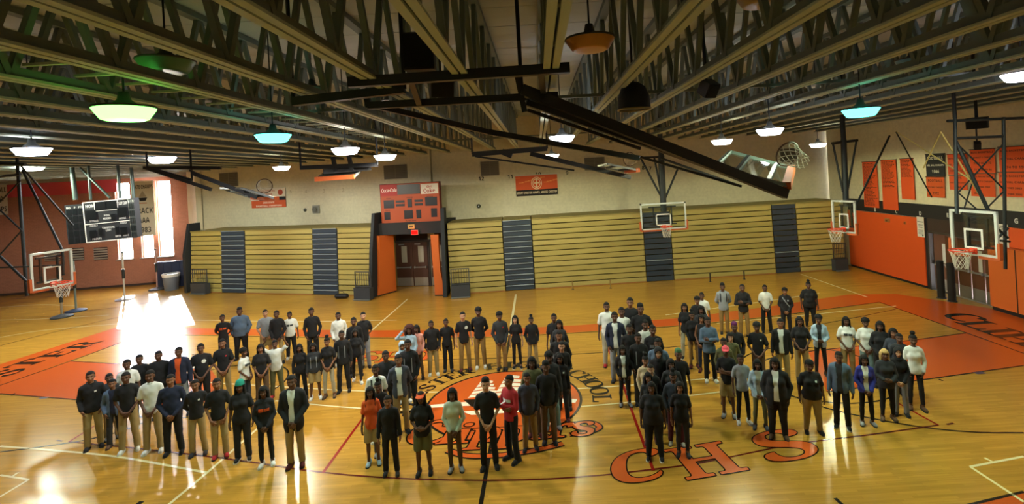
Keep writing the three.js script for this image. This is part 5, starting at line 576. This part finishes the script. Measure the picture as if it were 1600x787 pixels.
  const shirtField = (g, sl, hemY, open) => { const f = new Field(lo, hi, cellC); torso(f, g); f.ell([0, 0.86, 0], [(F ? 0.158 : 0.148) * w + g + fat * 0.03, 0.3, (F ? 0.112 : 0.105) * w + g + fat * 0.035], 0.05); if (hemY < 0.8) f.ell([0, 0.82, 0], [0.16 * w + g + fat * 0.03, 0.2, 0.115 * w + g], 0.05); if (sl) for (const a of arms) { const t = sl === 1 ? 0.72 : 1, e = a.s.map((v, i) => v + (a.e[i] - v) * t); f.cap(a.s, e, 0.045 * w + g * 0.9, (sl === 1 ? 0.053 : 0.038) * w + g * 0.9, 0.03, 0.05); if (sl === 2) f.cap(a.e, a.e.map((v, i) => v + (a.w[i] - v) * 0.97), 0.038 * w + g * 0.9, 0.028 + g * 0.7, 0.02, 0.05); } f.all((x, y, z, q) => { if (q > 0.08 || q < -0.08) return Math.max(q, hemY - y); let v = q + 0.0045 * wob(x, y, z, seed); if (y > 1.4) v = Math.max(v, 0.058 - Math.hypot(x, (z + 0.012) * 1.0) - Math.max(0, 1.475 - y) * 1.2); if (Math.abs(x) < 0.3 || y > 1) v = Math.max(v, hemY - y - (Math.abs(x) > 0.24 ? 1 : 0)); if (open && z > -0.01) { const hw = 0.035 + Math.max(0, 1.2 - y) * 0.06 + Math.max(0, y - 1.2) * 0.12; v = Math.max(v, hw - Math.abs(x + 0.01) - Math.max(0, 0.03 - z)); } return v; }); return f; };
  let fs; if (outer) { const inn = shirtField(0.016, 0, 0.86, false); part('shirt', inn.mesh(), cloth(innerC || 'white'), o, HUE[innerC || 'white'] ? (innerC || 'white') + ' shirt under the open jacket' : undefined); fs = shirtField(thick, 2, hem, true); } else fs = shirtField(thick, sleeve, hem, false);
  const topName = { tee: 't_shirt', polo: 'polo_shirt', tank: 'sleeveless_top', sweater: 'sweater', hoodie: 'hoodie', zip: 'jacket', jacket: 'jacket', coat: 'coat' }[topK]; const topM = part(topName, fs.mesh(), cloth(topC), o);
  if (topK === 'polo') part('collar', new THREE.TorusGeometry(0.06, 0.013, 6, 18).scale(1, 1, 1.3).rotateX(Math.PI / 2 - 0.3).translate(0, 1.467, -0.005), cloth(topC), topM);
  if (topK === 'hoodie' || topK === 'zip') { const f = new Field([-0.16, 1.36, -0.2], [0.16, 1.56, 0.12], 0.016); if (topK === 'hoodie') f.cap([-0.05, 1.46, -0.09], [0.05, 1.46, -0.09], 0.052, 0.052, 0.04).cap([-0.075, 1.455, -0.03], [-0.04, 1.42, 0.075], 0.03, 0.018, 0.04).cap([0.075, 1.455, -0.03], [0.04, 1.42, 0.075], 0.03, 0.018, 0.04); else f.cap([-0.06, 1.47, -0.05], [0.06, 1.47, -0.05], 0.026, 0.026, 0.03).cap([-0.066, 1.47, -0.03], [-0.04, 1.45, 0.06], 0.022, 0.018, 0.03).cap([0.066, 1.47, -0.03], [0.04, 1.45, 0.06], 0.022, 0.018, 0.03); part(topK === 'hoodie' ? 'hood' : 'collar', f.mesh(), cloth(topC), topM); }
  const fp = new Field([-0.4, 0.02, -0.33], [0.4, 1.06, 0.36], cellC); const pg = botK === 'skinny' ? 0.008 : botK === 'shorts' ? 0.03 : 0.02; fp.ell([0, 0.94, -0.006 + fat * 0.01], [(F ? 0.162 : 0.15) * w + fat * 0.03 + 0.006, 0.125, (F ? 0.114 : 0.106) * w + fat * 0.035 + 0.006], 0.04); for (const l of legs) { const flare = botK === 'pants' ? 0.026 : pg; fp.cap(l.h, l.k, (0.08 + fat * 0.025) * w + pg * 0.7, (0.053 + (botK === 'shorts' ? 0.02 : 0)) * w + pg, 0.025).cap(l.k, l.a, 0.052 * w + pg, 0.036 + flare, 0.02); if (botK === 'skinny') fp.ell([l.k[0] * 0.5 + l.a[0] * 0.5, 0.36, l.k[2] - 0.03], [0.05 * w + 0.008, 0.11, 0.052 * w + 0.008], 0.03); }
  const cuff = botK === 'shorts' ? 0.53 : botK === 'skinny' ? 0.12 : 0.06; fp.all((x, y, z, q) => Math.max(Math.abs(q) < 0.08 ? q + (botK === 'skinny' ? 0.0015 : 0.0045) * wob(x, y, z, seed + 4) : q, cuff - y, y - 1.0)); part({ pants: 'trousers', skinny: 'leggings', shorts: 'shorts' }[botK], fp.mesh(), cloth(botC), o);
  for (const l of legs) { const g = new THREE.Group(); g.name = 'shoe'; g.position.set(l.a[0], 0, l.a[2]); g.rotation.y = l.s * 0.16 + (r() - 0.5) * 0.15; o.add(g); part('upper', SHOE, cloth(shoe), g); part('sole', SOLE, cloth(/whitesole/.test(extra) || shoe === 'white' ? 'white' : 'charcoal'), g); }
  const hm = { beanie: 'knit_hat', cap: 'cap', visor: 'visor', hood: 'hood' }[hairK]; const hg = part(hm || 'hair', hairGeo(hairK), hm ? cloth(hairC) : hairMat(hairC), o); hg.position.set(0, 1.63, 0); if (hairK === 'cap' || hairK === 'visor' || hairK === 'beanie') { const u = part('hair', hairGeo(F ? 'braids' : 'short'), hairMat('black'), o); u.position.set(0, 1.63, 0); }
  // prints, straps: patches that follow the cloth
  const patch = (cx, cy, pw, ph, c, name, round) => { const nx = 9, ny = 7, pos = [], id = []; for (let j = 0; j < ny; j++) for (let i = 0; i < nx; i++) { let u = i / (nx - 1) * 2 - 1, v = j / (ny - 1) * 2 - 1; if (round) { const a = u, b = v; u = a * Math.sqrt(1 - b * b / 2); v = b * Math.sqrt(1 - a * a / 2); } const x = cx + u * pw / 2, y = cy + v * ph / 2; let z = 0.36; while (z > -0.05 && fs.at(x, y, z) > 0.0005) z -= Math.max(0.002, Math.min(0.03, fs.at(x, y, z) * 0.8)); pos.push(x, y, z + 0.006); } for (let j = 0; j < ny - 1; j++) for (let i = 0; i < nx - 1; i++) { const a = j * nx + i; id.push(a, a + 1, a + nx, a + 1, a + nx + 1, a + nx); } const g = new THREE.BufferGeometry(); g.setAttribute('position', new THREE.Float32BufferAttribute(pos, 3)); g.setIndex(id); g.computeVertexNormals(); part(name, g, patchMat(c), topM); };
  if (/round/.test(extra)) patch(0.075, 1.3, 0.1, 0.1, 'white', 'chest_emblem', true);
  if (/print:(\w+)/.test(extra)) { const c = RegExp.$1; patch(-0.055, 1.27, 0.1, 0.07, c, 'chest_print'); patch(0.06, 1.27, 0.1, 0.06, c, 'chest_print'); if (/big/.test(extra)) patch(0.01, 1.19, 0.16, 0.05, c, 'chest_print'); }
  if (/logo/.test(extra)) patch(0.08, 1.31, 0.04, 0.035, /logoRed/.test(extra) ? 'red' : 'white', 'chest_logo');
  if (/stripes/.test(extra)) { patch(-0.085, 1.17, 0.018, 0.34, 'grey', 'stripe'); patch(0.085, 1.17, 0.018, 0.34, 'grey', 'stripe'); }
  if (/straps/.test(extra)) { patch(-0.1, 1.28, 0.04, 0.3, 'charcoal', 'backpack_strap'); patch(0.1, 1.28, 0.04, 0.3, 'charcoal', 'backpack_strap'); }
  if (/sash/.test(extra)) for (let k = 0; k < 8; k++) patch(-0.09 + k * 0.03, 1.4 - k * 0.045, 0.035, 0.05, 'grey', 'bag_strap');
  o.userData.category = 'person'; o.userData.spec = null; delete o.userData.spec;
  return o;
}
const patchMats = {}; const patchMat = (c) => patchMats[c] || (patchMats[c] = new THREE.MeshStandardMaterial({ color: HUE[c], roughness: 0.85, side: THREE.DoubleSide }));
// head x, y; feet x, y in the photograph (or 0: a height in metres and no feet seen); clothes, shoes, hair, pose, build, skin, figure in the formation
const CROWD = [
  // figure two, front row
  [144, 577, 152, 700, 'hoodie:black', 'pants:khaki', 'black', 'short', 'pocket', 'm', 'm', 2, 'logo'],
  [164, 584, 173, 689, 'sweater:charcoal', 'pants:khaki', 'grey', 'short', 'sides', 's', 'd', 2],
  [179, 591, 181, 699, 'jacket:denim:navy', 'pants:charcoal', 'brown', 'short', 'pocket', 's', 'm', 2],
  [200, 580, 203, 707, 'polo:black', 'pants:khaki', 'white', 'short', 'clasp', 'm', 'd', 2],
  [237, 577, 241, 708, 'polo:white', 'pants:khaki', 'white', 'short', 'clasp', 'm', 'd', 2],
  [268, 584, 273, 711, 'sweater:navy', 'pants:black', 'black', 'short', 'clasp', 'b', 'm', 2],
  [307, 592, 311, 713, 'sweater:black', 'pants:khaki', 'charcoal', 'short', 'back', 'm', 'm', 2, 'logo'],
  [339, 590, 345, 716, 'polo:black', 'pants:khaki', 'red', 'short', 'low', 'm', 'm', 2],
  [378, 594, 381, 720, 'polo:black', 'pants:black', 'black', 'beanie:teal', 'sides', 'g', 'd', 2, 'whitesole'],
  [403, 603, 418, 729, 'hoodie:black', 'skinny:black', 'white', 'long', 'clasp', 'f', 'd', 2, 'print:orange'],
  [455, 585, 463, 731, 'coat:black:white', 'pants:khaki', 'maroon', 'short', 'clasp', 'm', 'd', 2],
  // second row
  [198, 561, 203, 674, 'polo:white', 'pants:khaki', 'white', 'short', 'sides', 'm', 'd', 2],
  [217, 553, 1.74, 0, 'zip:black', 'pants:black', 'black', 'short', 'sides', 'm', 'd', 2],
  [250, 547, 1.8, 0, 'zip:black', 'pants:brown', 'black', 'short', 'sides', 'b', 'd', 2],
  [283, 541, 1.83, 0, 'jacket:navy:orange', 'pants:grey', 'black', 'short', 'sides', 'm', 'd', 2],
  [311, 536, 1.82, 0, 'tee:black', 'pants:black', 'black', 'short', 'clasp', 'b', 'd', 2, 'round'],
  [342, 529, 1.84, 0, 'polo:black', 'pants:khaki', 'black', 'short', 'clasp', 'm', 'm', 2, 'logoRed logo'],
  [382, 543, 1.62, 0, 'tee:white', 'pants:slate', 'black', 'curly', 'clasp', 'f', 'd', 2, 'print:charcoal turnR'],
  [405, 537, 1.66, 0, 'tee:black', 'pants:brown', 'black', 'long', 'clasp', 'g', 'm', 2],
  [436, 530, 434, 622, 'tee:white', 'pants:olive', 'red', 'short', 'raised', 'b', 'd', 2],
  [464, 537, 472, 625, 'zip:black', 'pants:black', 'black', 'braids', 'sides', 'f', 'd', 2],
  [490, 535, 495, 625, 'hoodie:charcoal', 'shorts:khaki', 'white', 'braids', 'sides', 'f', 'd', 2, 'stripes'],
  [517, 526, 516, 622, 'polo:black', 'skinny:stone', 'brown', 'bun', 'clasp', 'f', 'm', 2],
  [534, 516, 537, 615, 'zip:black', 'pants:black', 'black', 'short', 'sides', 'm', 'd', 2, 'stripes'],
  [547, 514, 559, 599, 'sweater:black', 'skinny:black', 'white', 'braids', 'walk', 'f', 'd', 2],
  [552, 495, 1.78, 0, 'sweater:black', 'pants:charcoal', 'black', 'short', 'sides', 'm', 'd', 2],
  // back row of the two
  [346, 490, 355, 570, 'tee:black', 'pants:charcoal', 'black', 'short', 'back', 'm', 'd', 2, 'print:orange'],
  [370, 481, 375, 565, 'zip:denim', 'pants:black', 'black', 'flat', 'pocket', 'x', 'd', 2],
  [414, 483, 1.74, 0, 'tee:grey', 'shorts:khaki', 'white', 'short', 'low', 'b', 'l', 2],
  [436, 484, 1.74, 0, 'zip:black', 'pants:khaki', 'black', 'short', 'low', 'm', 'd', 2],
  [462, 486, 455, 563, 'tee:white', 'pants:black', 'white', 'short', 'sides', 'b', 'd', 2, 'print:charcoal'],
  [486, 480, 1.86, 0, 'sweater:black', 'pants:black', 'black', 'short', 'pocket', 'm', 'd', 2],
  [528, 487, 1.72, 0, 'hoodie:white', 'pants:stone', 'white', 'short', 'pocket', 'm', 'd', 2],
  [563, 487, 572, 577, 'polo:black', 'pants:grey', 'black', 'short', 'back', 'm', 'l', 2],
  // figure zero
  [588, 602, 585, 727, 'tee:orange', 'shorts:khaki', 'pale blue', 'braids', 'sides', 'f', 'd', 0],
  [607, 617, 612, 743, 'hoodie:black', 'pants:black', 'charcoal', 'short', 'sides', 'm', 'm', 0],
  [599, 595, 596, 712, 'sweater:black', 'pants:charcoal', 'grey', 'bun', 'sides', 'm', 'd', 0],
  [597, 568, 593, 690, 'tee:white', 'pants:charcoal', 'white', 'short', 'sides', 'm', 'd', 0, 'straps'],
  [602, 547, 1.74, 0, 'zip:black', 'pants:black', 'black', 'short', 'sides', 'b', 'd', 0],
  [620, 553, 629, 678, 'jacket:slate:white', 'pants:khaki', 'black', 'short', 'back', 'm', 'm', 0],
  [640, 529, 643, 648, 'zip:black', 'pants:black', 'black', 'short', 'pocket', 'm', 'd', 0, 'stripes'],
  [628, 533, 1.6, 0, 'hoodie:pale blue', 'pants:charcoal', 'white', 'hood:pale blue', 'pocket', 's', 'm', 0],
  [639, 508, 1.68, 0, 'sweater:pale blue', 'skinny:black', 'black', 'wild:auburn', 'hair', 'f', 'd', 0],
  [650, 507, 655, 594, 'zip:pink', 'skinny:brown', 'black', 'long', 'pocket', 'f', 'd', 0],
  [675, 500, 678, 588, 'hoodie:black', 'pants:khaki', 'white', 'short', 'pocket', 'b', 'd', 0],
  [698, 497, 701, 582, 'tee:black', 'pants:black', 'charcoal', 'short', 'sides', 'm', 'd', 0],
  [724, 486, 729, 581, 'tee:black', 'pants:tan', 'maroon', 'short', 'sides', 'm', 'l', 0, 'round'],
  [747, 480, 751, 577, 'sweater:black', 'pants:tan', 'white', 'curly', 'back', 'm', 'd', 0],
  [776, 487, 785, 580, 'zip:charcoal', 'pants:tan', 'black', 'curly', 'low', 'm', 'd', 0, 'logoRed logo'],
  [810, 492, 809, 578, 'tee:black', 'skinny:black', 'black', 'long', 'sides', 'f', 'l', 0, 'whitesole'],
  [828, 494, 834, 575, 'zip:black', 'pants:khaki', 'black', 'bun', 'pocket', 'm', 'd', 0],
  [865, 489, 1.76, 0, 'tee:black', 'pants:grey', 'black', 'short', 'sides', 'm', 'd', 0],
  [873, 499, 1.72, 0, 'zip:charcoal', 'pants:charcoal', 'black', 'long', 'pocket', 'f', 'm', 0],
  [881, 516, 879, 624, 'zip:black', 'pants:black', 'black', 'short', 'pocket', 'b', 'm', 0],
  [877, 533, 1.66, 0, 'sweater:black', 'pants:charcoal', 'black', 'short', 'clasp', 's', 'l', 0],
  [857, 549, 1.78, 0, 'zip:charcoal', 'pants:jeans', 'grey', 'curly', 'sides', 'm', 'd', 0],
  [845, 556, 1.74, 0, 'zip:olive', 'pants:brown', 'maroon', 'long', 'pocket', 'm', 'd', 0],
  [836, 564, 856, 694, 'sweater:black', 'pants:brown', 'black', 'flat', 'pocket', 'm', 'd', 0],
  [819, 581, 832, 703, 'zip:slate', 'pants:tan', 'black', 'short', 'pocket', 'm', 'm', 0],
  [864, 553, 1.68, 0, 'hoodie:black', 'pants:charcoal', 'maroon', 'braids', 'sides', 'f', 'd', 0, 'logo'],
  [658, 611, 664, 742, 'polo:black', 'shorts:olive', 'black', 'visor:orange', 'waist', 'g', 'd', 0],
  [715, 605, 713, 737, 'sweater:pale green', 'skinny:brown', 'grey', 'long', 'clasp', 'f', 'd', 0],
  [756, 590, 766, 733, 'polo:black', 'pants:black', 'black', 'flat', 'clasp', 'm', 'l', 0],
  [792, 585, 802, 722, 'sweater:red', 'pants:black', 'black', 'short', 'crossed', 'm', 'm', 0, 'print:white turnL'],
  // figure one
  [951, 471, 953, 574, 'polo:white', 'pants:stone', 'red', 'short', 'sides', 'b', 'd', 1],
  [971, 479, 1.72, 0, 'tee:white', 'pants:khaki', 'white', 'short', 'sides', 'm', 'd', 1],
  [984, 464, 1.82, 0, 'sweater:black', 'pants:black', 'black', 'short', 'back', 'b', 'm', 1],
  [1000, 474, 1.8, 0, 'tee:black', 'pants:charcoal', 'black', 'flat', 'back', 'b', 'd', 1],
  [964, 486, 966, 598, 'jacket:navy:white', 'pants:grey', 'charcoal', 'short', 'pocket', 'm', 'd', 1],
  [985, 505, 1.72, 0, 'sweater:black', 'pants:charcoal', 'black', 'short', 'sides', 'm', 'd', 1],
  [1007, 499, 1.76, 0, 'tee:white', 'pants:khaki', 'black', 'short', 'sides', 'm', 'd', 1],
  [1018, 507, 1.74, 0, 'tee:black', 'pants:charcoal', 'black', 'short', 'sides', 'm', 'd', 1, 'print:grey'],
  [987, 520, 1.74, 0, 'zip:black', 'pants:charcoal', 'black', 'short', 'pocket', 'm', 'd', 1, 'stripes'],
  [1028, 528, 1.76, 0, 'sweater:denim', 'pants:charcoal', 'black', 'short', 'pocket', 'b', 'd', 1],
  [991, 547, 981, 636, 'jacket:black:white', 'skinny:black', 'grey', 'long', 'pocket', 'f', 'd', 1],
  [1010, 555, 1.66, 0, 'zip:beige', 'skinny:black', 'black', 'bun', 'pocket', 'f', 'm', 1],
  [1032, 542, 1.74, 0, 'hoodie:black', 'pants:black', 'black', 'hood:black', 'pocket', 'm', 'l', 1],
  [1053, 545, 1.74, 0, 'tee:black', 'pants:black', 'black', 'flat:green', 'sides', 'm', 'd', 1],
  [1016, 569, 1.64, 0, 'hoodie:black', 'pants:black', 'black', 'short', 'pocket', 's', 'l', 1],
  [1048, 560, 1.68, 0, 'zip:charcoal', 'pants:black', 'black', 'long', 'pocket', 'g', 'd', 1],
  [1012, 581, 1.64, 0, 'sweater:charcoal', 'skinny:black', 'maroon', 'braids', 'sides', 'f', 'm', 1],
  [1051, 580, 1.68, 0, 'zip:slate', 'pants:maroon', 'stone', 'bun', 'pocket', 'm', 'd', 1],
  [1019, 596, 1024, 719, 'tee:black', 'pants:black', 'black', 'long', 'sides', 'h', 'd', 1, 'whitesole'],
  [1055, 596, 1068, 714, 'tee:black', 'skinny:charcoal', 'charcoal', 'long', 'sides', 'g', 'm', 1],
  // figure eight
  [1072, 473, 1074, 562, 'tee:black', 'pants:stone', 'black', 'long', 'sides', 'f', 'm', 8, 'whitesole'],
  [1089, 463, 1.72, 0, 'sweater:black', 'pants:charcoal', 'black', 'curly', 'pocket', 'm', 'm', 8],
  [1096, 456, 1.74, 0, 'tee:white', 'pants:khaki', 'white', 'short', 'sides', 'm', 'd', 8],
  [1080, 486, 1086, 577, 'sweater:black', 'skinny:tan', 'maroon', 'bun', 'low', 'f', 'd', 8],
  [1095, 477, 1.7, 0, 'sweater:charcoal', 'pants:maroon', 'black', 'long', 'pocket', 'g', 'd', 8],
  [1100, 490, 1100, 583, 'tank:black', 'skinny:navy', 'maroon', 'long', 'low', 'f', 'm', 8],
  [1112, 494, 1111, 598, 'zip:denim', 'pants:black', 'white', 'short', 'crossed', 'm', 'd', 8],
  [1130, 442, 1133, 524, 'hoodie:grey', 'pants:tan', 'black', 'flat', 'back', 'm', 'd', 8, 'straps'],
  [1163, 443, 1164, 529, 'hoodie:black', 'pants:tan', 'black', 'short', 'crossed', 'm', 'd', 8],
  [1198, 444, 1199, 522, 'polo:white', 'pants:black', 'black', 'short', 'clasp', 'm', 'd', 8],
  [1230, 449, 1230, 525, 'hoodie:black', 'pants:black', 'black', 'curly', 'clasp', 'g', 'm', 8, 'sash logo'],
  [1268, 439, 1267, 517, 'tee:black', 'skinny:black', 'tan', 'bun', 'sides', 'h', 'd', 8],
  [1147, 503, 1.74, 0, 'zip:black', 'pants:charcoal', 'black', 'flat:purple', 'pocket', 'm', 'd', 8],
  [1182, 503, 1.74, 0, 'tee:black', 'pants:brown', 'black', 'curly', 'clasp', 'm', 'd', 8, 'logo'],
  [1219, 497, 1.78, 0, 'jacket:black:white', 'pants:khaki', 'black', 'short', 'sides', 'm', 'm', 8],
  [1249, 494, 1.72, 0, 'tee:black', 'pants:khaki', 'black', 'long', 'clasp', 'g', 'd', 8],
  [1284, 491, 1284, 589, 'jacket:pale blue:charcoal', 'skinny:black', 'black', 'curly', 'waist', 'f', 'd', 8],
  [1141, 519, 1.64, 0, 'zip:olive', 'pants:charcoal', 'black', 'long', 'pocket', 's', 'l', 8],
  [1133, 527, 1136, 632, 'zip:olive', 'pants:tan', 'black', 'short', 'pocket', 's', 'd', 8],
  [1137, 542, 1144, 656, 'tee:black', 'shorts:khaki', 'grey', 'cap:coral', 'crossed', 'm', 'd', 8],
  [1158, 552, 1164, 664, 'tee:grey', 'skinny:black', 'white', 'short', 'sides', 's', 'd', 8],
  [1175, 559, 1184, 670, 'jacket:pale blue:stone', 'skinny:olive', 'slate', 'braids', 'clasp', 'f', 'd', 8],
  [1218, 557, 1216, 685, 'coat:black:white', 'pants:black', 'brown', 'long', 'pocket', 'h', 'd', 8],
  [1255, 563, 1271, 678, 'polo:black', 'pants:khaki', 'black', 'curly', 'sides', 'h', 'd', 8, 'logo'],
  [1314, 548, 1317, 671, 'jacket:denim:charcoal', 'pants:black', 'black', 'short', 'sides', 'm', 'd', 8, 'whitesole'],
  [1345, 554, 1356, 666, 'jacket:royal blue:white', 'skinny:black', 'grey', 'long', 'clasp', 'f', 'd', 8],
  [1381, 545, 1388, 658, 'zip:charcoal', 'skinny:black', 'brown', 'long:blond', 'waist', 'g', 'd', 8],
  [1408, 542, 1409, 651, 'sweater:black', 'pants:grey', 'black', 'hood:black', 'clasp', 'f', 'l', 8],
  [1421, 522, 1432, 641, 'sweater:white', 'skinny:black', 'brown', 'bun', 'pocket', 'f', 'd', 8],
  [1319, 494, 1327, 592, 'tee:white', 'pants:khaki', 'black', 'braids', 'clasp', 'g', 'd', 8, 'print:charcoal'],
  [1357, 496, 1.72, 0, 'polo:white', 'pants:jeans', 'white', 'curly', 'clasp', 'g', 'd', 8],
  [1374, 501, 1.72, 0, 'sweater:black', 'pants:black', 'black', 'long', 'clasp', 'g', 'd', 8],
  [1394, 512, 1.66, 0, 'zip:slate', 'pants:black', 'black', 'long', 'pocket', 'f', 'm', 8],
  [1403, 520, 1.64, 0, 'sweater:charcoal', 'pants:black', 'black', 'short', 'pocket', 's', 'd', 8],
];
// where each one stands: feet where they show, else from the head and the neighbours' height; then nobody stands inside a neighbour
const PLAN = CROWD.map(([hx, hy, fx, fy, , , , , , bk, , digit]) => {
  if (fy) { const P = onLevel(fx, fy - 3), q = at(hx, hy, P.z); return { P, height: Math.max(1.38, Math.min(1.95, q.y)), seen: true, bk, hx, hy }; }
  const k = digit === 1 ? (1.78 - (hy - 475) / 121 * 0.36) / 1.74 : digit === 8 ? 0.9 : digit === 2 ? (hy < 500 ? 0.93 : 0.91) : 0.93, height = fx * k, P = onLevel(hx, hy, height); P.y = 0; return { P, height, seen: false, bk, hx, hy };
});
{
  const rad = { m: 0.235, s: 0.22, b: 0.255, x: 0.3, f: 0.205, g: 0.23, h: 0.275 };
  for (let it = 0; it < 300; it++) for (let i = 0; i < PLAN.length; i++) for (let j = i + 1; j < PLAN.length; j++) { const a = PLAN[i], b = PLAN[j], dx = b.P.x - a.P.x, dz = b.P.z - a.P.z, d = Math.hypot(dx, dz) || 1e-3, need = (rad[a.bk] * a.height + rad[b.bk] * b.height) / 1.76; if (d >= need) continue;
    const push = (o, s) => { const w = o.seen ? 0.12 : 0.5, m = (need - d) * w * s; const lim = o.seen ? 0.1 : 0.55; const ray0 = Math.atan2(o.P.x, -o.P.z); let nx = o.P.x + dx / d * m * (o.seen ? 0.5 : 0.35), nz = o.P.z + dz / d * m; if (!o.o) o.o = o.P.clone(); nx = Math.max(o.o.x - (o.seen ? 0.1 : 0.2), Math.min(o.o.x + (o.seen ? 0.1 : 0.2), nx)); nz = Math.max(o.o.z - lim, Math.min(o.o.z + lim, nz)); o.P.x = nx; o.P.z = nz; };
    push(a, -1); push(b, 1); }
  for (const o of PLAN) { const q = at(o.hx, o.hy, o.P.z); if (!o.seen) o.height = Math.max(1.36, Math.min(1.95, q.y)); }
}
{
  const POSEW = { clasp: 'hands clasped', low: 'hands lowered together', waist: 'hands at waist', sides: 'arms hanging', pocket: 'hands in pockets', back: 'hands behind back', crossed: 'arms crossed', raised: 'both arms raised', hair: 'one hand raised', walk: 'walking' };
  const HAIRW = { short: 'short hair', flat: 'high flat hair', curly: 'curly hair', afro: 'round hair', long: 'long hair', braids: 'braided hair', bun: 'hair in a bun', wild: 'big loose hair', hood: 'hood up', beanie: 'knit hat', cap: 'cap', visor: 'visor' }; const NUM = { 2: 'two', 0: 'zero', 1: 'one', 8: 'eight' };
  var people = CROWD.map((s, i) => makePerson(s, i));
  const base = CROWD.map((s) => { const [tk, tc, ic] = s[4].split(':'), [bk, bc] = s[5].split(':'), [hk, hc] = s[7].split(':'); return `person in ${tc} ${TOPS[tk]}${ic ? ' over ' + ic : ''}, ${bc} ${BOT[bk]}, ${hc ? hc + ' ' : ''}${HAIRW[hk]}, ${POSEW[s[8]]}`; });
  const dupIn = (L) => { const c = {}; L.forEach((l) => { c[l] = (c[l] || 0) + 1; }); return c; };
  const XW = [['round', 'round chest emblem'], ['print', 'chest print'], ['stripes', 'front stripes'], ['straps', 'backpack straps'], ['sash', 'shoulder strap']]; let c0 = dupIn(base); base.forEach((l, i) => { const x = XW.find(([k]) => (CROWD[i][12] || '').includes(k)); if (x && c0[l] > 1) base[i] = l.replace(/, (hands|arms|both|one|walking)/, `, ${x[1]}, $1`); }); let c1 = dupIn(base); const two = base.map((l, i) => c1[l] > 1 ? l.replace(/, (hands|arms|both|one|walking)/, `, ${CROWD[i][6]} shoes, $1`) : l); let c2 = dupIn(two); const three = two.map((l, i) => c2[l] > 1 ? l + ', in figure ' + NUM[CROWD[i][11]] : l); const c3 = dupIn(three);
  people.forEach((o, i) => { o.userData.label = three[i].split(/\s+/).slice(0, 16).join(' '); o.userData.group = c3[three[i]] > 1 ? 'look-alike students in figure ' + NUM[CROWD[i][11]] : 'students forming figure ' + NUM[CROWD[i][11]]; });
}
renderer.render(scene, camera);
